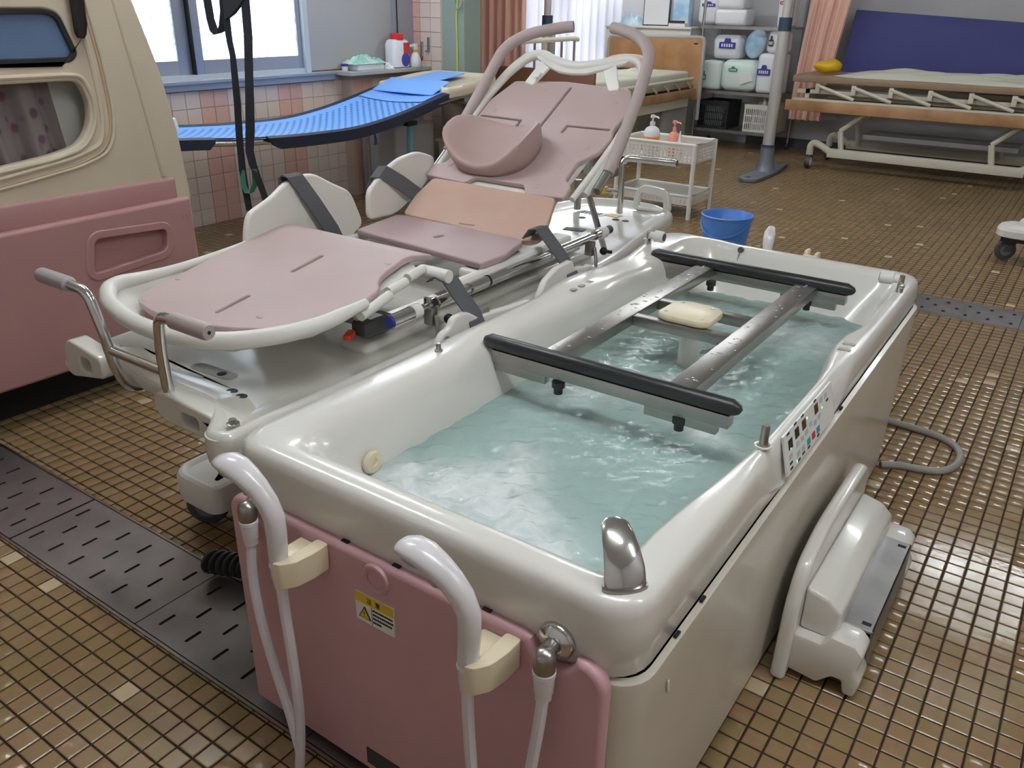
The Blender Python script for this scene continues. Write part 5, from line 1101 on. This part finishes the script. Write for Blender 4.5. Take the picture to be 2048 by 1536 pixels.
for z in (.945, 1.165): part('stripe', tube([(-5.046, 7.9, z), (-5.046, 7.9, z+.018)], .0565, 18), M_BSTRIPE, p2_)
part('control_box', box(-4.985, -4.95, 7.84, 7.92, .93, 1.18, .006), M_GREYP, p2_)

# ------------------------------------------------------------------ hospital bed with wooden headboard
bd = thing('hospital_bed', 'hospital bed with a wooden headboard before the far wall', 'bed', (-4.27, 7.8, 0))
hb = part('headboard', xz(plate(round_poly([(-4.83, .50), (-3.70, .50), (-3.70, 1.125), (-4.83, 1.105)], .06, 5), (), .03, .004, 1), 8.86), M_WOOD, bd, label='wooden headboard')
part('headboard_edge', tube([(-4.83, 8.86, .50), (-4.83, 8.86, 1.105), (-3.70, 8.86, 1.125), (-3.70, 8.86, .30)], .020, 10, .06), M_GREYP, hb); part('maker_mark', box(-3.81, -3.765, 8.842, 8.845, 1.055, 1.07), M_INK, hb)
part('mattress', bevel_vf(box(-4.76, -3.80, 6.65, 8.78, .69, .795), .03, 3), M_SHEET, bd); part('mattress_base', box(-4.76, -3.78, 6.62, 8.80, .64, .69), M_BEDFR, bd)
part('side_panel', box(-3.745, -3.715, 6.62, 8.80, .545, .625, .004), M_WOOD, bd); part('under_panel', box(-4.80, -3.75, 6.9, 8.7, .45, .55), M_BEDFR, bd); part('footboard', box(-4.80, -3.70, 6.56, 6.60, .45, .90, .01), M_BROWN, bd)
for k in range(6): part('rail_link', tube([(-3.74, 7.35+.27*k, .635), (-3.74, 7.22+.27*k, .70)], .012, 8), M_BEDFR, bd)
part('folded_rail', tube([(-3.74, 7.0, .715), (-3.74, 8.75, .725)], .018, 8), M_BEDFR, bd)
for x in (-4.7, -3.85):
    for y in (6.8, 8.6): part('leg', box(x-.03, x+.03, y-.03, y+.03, .0, .46), M_GREYP, bd)
part('end_panel', box(-3.84, -3.80, 8.25, 8.80, .02, .50), M_GREYP, bd)
rr_ = part('side_rail', tube([(-4.80, 6.9, 1.085), (-4.80, 8.05, 1.095), (-4.80, 8.12, 1.085)], .024, 10), M_BEDFR, bd)
for k in range(5): part('rail_post', tube([(-4.80, 7.05+.25*k, .66), (-4.80, 7.05+.25*k, 1.085)], .013, 8), M_STEEL, rr_)
single('pillow', ball((-4.40, 8.55, .872), .29, 22, 12, sx=1.0, sy=.55, sz=.26), M_PILLOW, 'pink pillow at the wooden headboard', 'pillow')
single('blanket', heap(-4.02, 7.98, .797, .17, .30, .06, 11), M_SHEET, 'rumpled cream blanket on the bed below the pink pillow', 'blanket')
# white cabinet behind it with odds and ends
cb = thing('low_cabinet', 'white cabinet against the far wall behind the headboard', 'cabinet', (-4.5, 9.35, 0))
part('body', box(-5.02, -3.98, 9.12, 9.42, .0, 1.19), M_WHITE, cb); part('top', box(-5.03, -3.97, 9.10, 9.43, 1.19, 1.215, .003), M_WHITE, cb)
mo = thing('picture_frame', 'white board in a dark frame standing on the cabinet', 'frame', (-4.44, 9.2, 1.215))
part('frame', box(-4.60, -4.28, 9.19, 9.22, 1.2155, 1.56, .004), M_DARK, mo); part('board', box(-4.588, -4.292, 9.186, 9.191, 1.228, 1.548), M_PACK, mo)
single('paper_pack', bevel_vf(box(-4.26, -4.07, 9.22, 9.36, 1.2155, 1.53), .01, 2), M_PACKB, 'pale blue pack standing on the cabinet beside the framed board', 'pack')
gl = thing('glove_box', 'white box with a dark red strip on the cabinet', 'box', (-4.16, 9.16, 1.215)); part('body', box(-4.25, -4.06, 9.12, 9.20, 1.2155, 1.25), M_PACK, gl); part('strip', box(-4.25, -4.06, 9.116, 9.121, 1.25, 1.275), mat('dark_red', rgb(74, 34, 34), .5), gl)
single('plastic_bag', heap(-4.75, 9.22, 1.215, .13, .08, .13, 5), M_PACKB, 'crumpled pale blue plastic bag on the white cabinet', 'plastic bag')
single('bottle_box', bevel_vf(box(-4.95, -4.66, 9.34, 9.42, 1.2155, 1.50), .01, 2), M_PACK, 'white carton at the back of the white cabinet', 'box')

# ------------------------------------------------------------------ wire shelf rack with packs and crates
rk = thing('shelf_rack', 'grey steel shelf rack stacked with nappy packs and crates', 'shelf', (-3.3, 9.25, 0))
for x in (-3.80, -2.88):
    for y in (9.02, 9.50): part('post', tube([(x, y, .06), (x, y, 2.0)], .016, 8), M_STEEL, rk); 
for x in (-3.80, -2.88): 
    for y in (9.02, 9.50): part('caster', vf_tf(lathe([(.012, -.012), (.032, -.012), (.034, 0), (.032, .012), (.012, .012)], n=14, axis='X'), Matrix.Translation((x, y, .034))), M_DARK, rk)
for z in (.205, .60, 1.24):
    for y_ in (9.00, 9.50): part('shelf_rail', box(-3.82, -2.86, y_, y_+.02, z-.03, z), M_BRUSH, rk)
    for k in range(20): part('shelf_wire', tube([(-3.80+.0484*k, 9.01, z-.006), (-3.80+.0484*k, 9.51, z-.006)], .004, 6), M_BRUSH, rk)
def pack(name, x0, x1, y0, y1, z0, z1, m, label, badge=None, cat='pack', rz=0.0):
    t = thing(name, label, cat, ((x0+x1)/2, (y0+y1)/2, z0), 'packs on the shelf rack')
    b_ = box(x0, x1, y0, y1, z0+.0008, z1, min(x1-x0, y1-y0, z1-z0)*.22, 4); cx_, cz_ = (x0+x1)/2, (z0+z1)/2
    b_ = vf_map(b_, lambda x, y, z: (x+.008*math.sin(z*37+x*11), y-.012*math.cos((x-cx_)/(x1-x0)*PI)*math.cos((z-cz_)/(z1-z0)*PI) if y < (y0+y1)/2 else y, z))
    part('wrapper', b_, m, t)
    if badge:
        bx0, bz0, w, h_, bm = badge
        g = part('badge', xz(plate(round_poly([(bx0, bz0), (bx0+w, bz0), (bx0+w, bz0+h_*.62), (bx0+w*.72, bz0+h_*.62), (bx0+w*.66, bz0+h_), (bx0+w*.34, bz0+h_), (bx0+w*.28, bz0+h_*.62), (bx0, bz0+h_*.62)], .01, 3), (), .003), y0-.0125), bm, t)
        for k in range(5): part('badge_mark', box(bx0+w*(.14+.15*k), bx0+w*(.14+.15*k)+w*.09, y0-.0148, y0-.0138, bz0+h_*.16, bz0+h_*.46), M_LABELW, t)
    return t
pack('nappy_pack', -3.80, -3.56, 9.03, 9.30, .60, .895, M_PACKG, 'pale nappy pack with green mark, leftmost on the middle shelf', (-3.77, .70, .06, .09, M_INKG))
pack('nappy_pack', -3.555, -3.185, 9.04, 9.34, .60, .915, M_PACKG, 'pale green nappy pack with a white note in the middle of the shelf', (-3.47, .80, .10, .05, M_INKG))
single('paper_note', obox((-3.27, 9.02, .735), (.14, .002, .08), ry=-.35), M_LABELW, 'white paper note stuck on the pale green nappy pack', 'note')
pack('nappy_pack', -3.70, -3.39, 9.08, 9.34, .916, 1.15, M_PACK, 'white nappy pack with a blue badge on top of the green packs', (-3.62, 1.02, .18, .10, M_INKB))
single('plastic_bag', vf_map(ball((0, 0, 0), .15, 20, 14, sx=.72, sy=.6, sz=.95), lambda x, y, z: (-3.265+x+.008*math.sin(20*z), 9.20+y+.012*math.sin(25*x), 1.072+z+.006*math.sin(30*x+9*y))), M_PACKB, 'blue and white crumpled plastic bag beside the badge pack', 'plastic bag')
pack('nappy_pack', -3.17, -2.99, 9.03, 9.28, .60, .99, M_PACK, 'tall white nappy pack with blue badge left of the floor pole', (-3.155, .78, .14, .10, M_INKB))
pack('nappy_pack', -2.985, -2.90, 9.03, 9.28, .60, .985, M_PACK, 'tall white nappy pack with blue badge right of the floor pole', (-2.98, .82, .07, .10, M_INKB))
pack('nappy_pack', -3.10, -2.90, 9.05, 9.28, .99, 1.20, M_PACK, 'white nappy pack lying on the two tall packs', (-3.08, 1.06, .05, .10, M_INK))
pack('towel_pack', -3.95, -3.72, 9.20, 9.45, 1.24, 1.55, M_PACK, 'white folded paper pack with blue print above the headboard', (-3.91, 1.42, .15, .05, M_INKB))
pack('towel_pack', -3.70, -3.36, 9.06, 9.34, 1.24, 1.40, M_PACK, 'white folded towel stack on the top shelf, lower pack')
pack('towel_pack', -3.69, -3.40, 9.06, 9.34, 1.40, 1.58, M_PACK, 'pinkish white folded towel stack on the top shelf, upper pack')
pack('paper_pack', -3.04, -2.90, 9.06, 9.30, 1.24, 1.60, M_PACK, 'white pack with red print beside the pale pink curtain', (-3.02, 1.45, .10, .05, M_INKR))
def crate(x0, x1, y0, y1, z0, z1, m, label):
    t = thing('storage_crate', label, 'crate', ((x0+x1)/2, (y0+y1)/2, z0), 'crates on the bottom shelf')
    part('bottom', box(x0, x1, y0, y1, z0+.001, z0+.01), m, t); part('rim', vf_join(box(x0-.006, x1+.006, y0-.006, y0+.006, z1-.03, z1), box(x0-.006, x1+.006, y1-.006, y1+.006, z1-.03, z1), box(x0-.006, x0+.006, y0, y1, z1-.03, z1), box(x1-.006, x1+.006, y0, y1, z1-.03, z1)), m, t)
    n = int((x1-x0)/.022)
    holes = [rrect(x0+.012+(x1-x0-.024)*(k+.18)/n, x0+.012+(x1-x0-.024)*(k+.72)/n, z0+.025+r*(z1-z0-.06)/3, z0+.012+(r+1)*(z1-z0-.06)/3, .002, 1) for k in range(n) for r in range(3)]
    part('front_lattice', xz(plate([(x0, z0), (x1, z0), (x1, z1), (x0, z1)], holes, .008), y0), m, t, smooth=False)
    for x in (x0, x1): part('side', box(x-.004, x+.004, y0, y1, z0, z1), m, t)
    part('back', box(x0, x1, y1-.004, y1+.004, z0, z1), m, t)
crate(-3.765, -3.43, 9.04, 9.42, .205, .49, M_CRATEB, 'black plastic crate on the bottom shelf'); crate(-3.24, -2.905, 9.04, 9.42, .205, .485, M_CRATEW, 'white lattice crate on the bottom shelf')
single('white_sack', heap(-3.07, 9.23, .216, .13, .15, .32, 21), M_PACK, 'white bundle heaped in the white crate', 'bundle'); single('folded_cloth', bevel_vf(box(-3.72, -3.5, 9.1, 9.3, .22, .47), .03, 2), M_PACKG, 'pale folded cloth inside the black crate', 'cloth')

# ------------------------------------------------------------------ adjustable treatment bed on the right with the blue mattress
tb = thing('treatment_bed', 'height adjustable bed frame with brown side boards by the far wall', 'bed', (-1.4, 8.8, 0))
part('deck_board', box(-2.57, -.10, 8.36, 9.12, .790, .850, .008), M_WOODT, tb); part('upper_frame', vf_join(box(-2.53, -.15, 8.42, 8.46, .690, .725), box(-2.53, -.15, 9.05, 9.09, .69, .725), box(-2.45, -2.41, 8.42, 9.09, .60, .725), box(-.30, -.26, 8.42, 9.09, .60, .725)), M_BEDFR, tb)
part('side_board', box(-2.60, -.10, 8.33, 8.36, .535, .630, .006), M_WOOD, tb); part('side_board', box(-2.60, -.10, 9.11, 9.14, .535, .630, .006), M_WOOD, tb); part('lower_frame', vf_join(box(-2.55, -.15, 8.37, 8.41, .60, .648), box(-2.55, -.15, 9.05, 9.09, .60, .648)), M_BEDFR, tb)
for k in range(8):
    x = -2.33+.325*k
    part('fold_arm', tube([(x, 8.375, .765), (x+.34, 8.375, .660)], .016, 8), M_BEDFR, tb); part('arm_bracket', box(x-.02, x+.02, 8.365, 8.40, .70, .785, .003), M_BEDFR, tb)
ba = part('base_frame', vf_join(box(-2.16, -.50, 8.42, 8.48, .125, .205, .006), box(-2.16, -.50, 9.1, 9.16, .125, .205, .006)), M_BEDFR, tb)
for x in (-2.33, -.36):
    for y in (8.45, 9.12): 
        part('caster_arm', tube([(x+(.2 if x < -1 else -.2), y, .165), (x+(.1 if x < -1 else -.1), y, .22), (x+(.03 if x < -1 else -.03), y, .245), (x, y, .22), (x, y, .13)], .032, 10, .05), M_BEDFR, ba)
        part('caster_wheel', vf_tf(lathe([(.02, -.022), (.058, -.022), (.064, -.01), (.064, .01), (.058, .022), (.02, .022)], n=20, axis='X'), Matrix.Translation((x, y, .064))), M_TIRE, ba); part('wheel_hub', lathe([(.005, .022), (.04, .024), (.045, .02)], (x, y, .064), 14, 'X'), M_WHITE, ba)
for x0, d in ((-2.06, 1), (-.78, 1)):
    for y in (8.46, 9.10): part('lift_link', vf_join(tube([(x0+.02, y, .17), (x0-.02, y, .37)], .026, 8), tube([(x0-.02, y, .37), (x0+.22, y, .58)], .022, 8)), M_BEDFR, tb)
part('motor_tray', box(-1.9, -.6, 8.6, 9.0, .30, .34), M_GREYP, tb)
single('mattress', bevel_vf(vf_tf(box(-1.10, 1.10, -.045, .045, -.30, .30), Matrix.Translation((-1.30, 9.49, 1.055)) @ Matrix.Rotation(.055, 4, 'Y') @ Matrix.Rotation(-.12, 4, 'X')), .012, 2), M_BLUEMAT, 'blue folded mattress standing against the far wall', 'mattress')
single('sheet', heap(-1.06, 8.74, .85, 1.10, .34, .085, 31, 60), M_SHEET, 'rumpled cream sheet lying along the bed before the blue mattress', 'sheet')
single('yellow_pouch', vf_map(ball((0, 0, 0), .12, 24, 14, sx=1.05, sy=.8, sz=.52), lambda x, y, z: (-2.35+x+.012*math.sin(30*z+20*y), 8.66+y, .922+z*(1+.25*(x/.12))+.006*math.sin(40*x+25*y))), M_YEL, 'yellow plastic pouch on the corner of the treatment bed', 'pouch')

# ------------------------------------------------------------------ small trolley with bottles, bucket
tr = thing('bath_trolley', 'small white plastic trolley with a basket top behind the stretcher', 'trolley', (-2.66, 5.86, 0))
TX0, TX1, TY0, TY1 = -2.965, -2.36, 5.68, 6.05
for x in (TX0, TX1):
    for y in (TY0, TY1): part('leg', tube([(x, y, .0), (x, y, .53)], .016, 10), M_WHITE, tr)
def basket(z0, z1):
    hs = [rrect(TX0+.02+(TX1-TX0-.04)*(k+.2)/18, TX0+.02+(TX1-TX0-.04)*(k+.7)/18, z0+.012+(z1-z0-.04)*(r+.15)/4, z0+.012+(z1-z0-.04)*(r+.8)/4, .002, 1) for k in range(18) for r in range(4)]
    b_ = part('basket', xz(plate([(TX0, z0), (TX1, z0), (TX1, z1), (TX0, z1)], hs, .006), TY0), M_CRATEW, tr, smooth=False)
    part('basket_back', box(TX0, TX1, TY1-.003, TY1+.003, z0, z1), M_CRATEW, b_); part('basket_floor', box(TX0, TX1, TY0, TY1, z0, z0+.008), M_CRATEW, b_)
    hs2 = [rrect(TY0+.02+(TY1-TY0-.04)*(k+.2)/11, TY0+.02+(TY1-TY0-.04)*(k+.7)/11, z0+.012+(z1-z0-.04)*(r+.15)/4, z0+.012+(z1-z0-.04)*(r+.8)/4, .002, 1) for k in range(11) for r in range(4)]
    for x in (TX0, TX1): part('basket_side', yz(plate([(TY0, z0), (TY1, z0), (TY1, z1), (TY0, z1)], hs2, .006), x), M_CRATEW, b_, smooth=False)
    part('basket_rim', tube([(TX0, TY0, z1), (TX1, TY0, z1), (TX1, TY1, z1), (TX0, TY1, z1), (TX0, TY0, z1)], .011, 8), M_WHITE, b_)
basket(.395, .525); basket(.10, .165)
def pump(x, y, z, m, lm, label, s=1.0, h_=.15):
    t = thing('pump_bottle', label, 'bottle', (x, y, z), 'pump bottles in the trolley basket')
    part('body', lathe([(.048*s, z+.0008), (.052*s, z+.01), (.052*s, z+h_*.8), (.040*s, z+h_*.93), (.018*s, z+h_)], (x, y, 0), 18), m, t); part('neck', lathe([(.017*s, z+h_), (.017*s, z+h_+.03), (.007, z+h_+.032), (.007, z+h_+.06)], (x, y, 0), 12), m if lm is None else M_WHITE, t)
    part('nozzle', vf_join(lathe([(.018, z+h_+.058), (.020, z+h_+.066), (.016, z+h_+.078)], (x, y, 0), 12), tube([(x, y, z+h_+.068), (x+.045, y-.01, z+h_+.066), (x+.052, y-.012, z+h_+.058)], .006, 8)), M_WHITE if lm is not None else m, t)
    if lm is not None: part('label', lathe([(.0526*s, z+h_*.42), (.0526*s, z+h_*.66)], (x, y, 0), 18), lm, t)
pump(-2.76, 5.80, .404, M_PACK, M_ORANGE, 'tall white pump bottle with an orange label in the trolley', 1.15, .21); pump(-2.60, 5.84, .404, M_PINKB, None, 'pink pump bottle in the trolley basket', .85, .18)
single('squeeze_bottle', lathe([(.028, .4045), (.032, .415), (.032, .50), (.012, .535), (.008, .58), (.004, .60)], (-2.53, 5.79, 0), 14), M_WHITE, 'small white squeeze bottle beside the pink pump bottle', 'bottle')
bk = thing('bucket', 'blue plastic bucket on the tiled floor behind the tub', 'bucket', (-1.73, 4.76, 0))
part('pail', lathe([(.105, .001), (.110, .004), (.146, .285), (.150, .287), (.153, .30), (.148, .302), (.142, .295), (.106, .012), (.0001, .010)], (-1.73, 4.76, 0), 32), M_BUCKET, bk)
part('handle', tube([(-1.73-.15*math.cos(a), 4.76-.15*math.sin(a)*.95, .285-.10*math.sin(a)) for a in np.linspace(0, PI, 14)], .004, 8), M_BUCKET, bk)
# caster of another carriage at the right edge
oc = thing('carriage', 'white end of another wheeled carriage at the right edge', 'carriage', (-.1, 6.0, 0))
part('base_cover', loft([[(x, y, z) for x, y in poly_inset(rrect(-.42, .9, 5.86, 6.12, .10, 5), d)] for d, z in ((.02, .150), (.0, .158), (.0, .195), (.012, .212), (.04, .222))], (True, True)), M_WHITE, oc); part('cover_knob', ball((-.26, 5.98, .235), .04, 12, 8, sx=1.3), M_WHITE, oc); part('skid', box(-.38, .8, 5.88, 6.10, .128, .151), M_BLACK, oc)
caster(-.345, 5.955, oc, .062, -1.1); caster(.6, 6.0, oc, .062, .3)
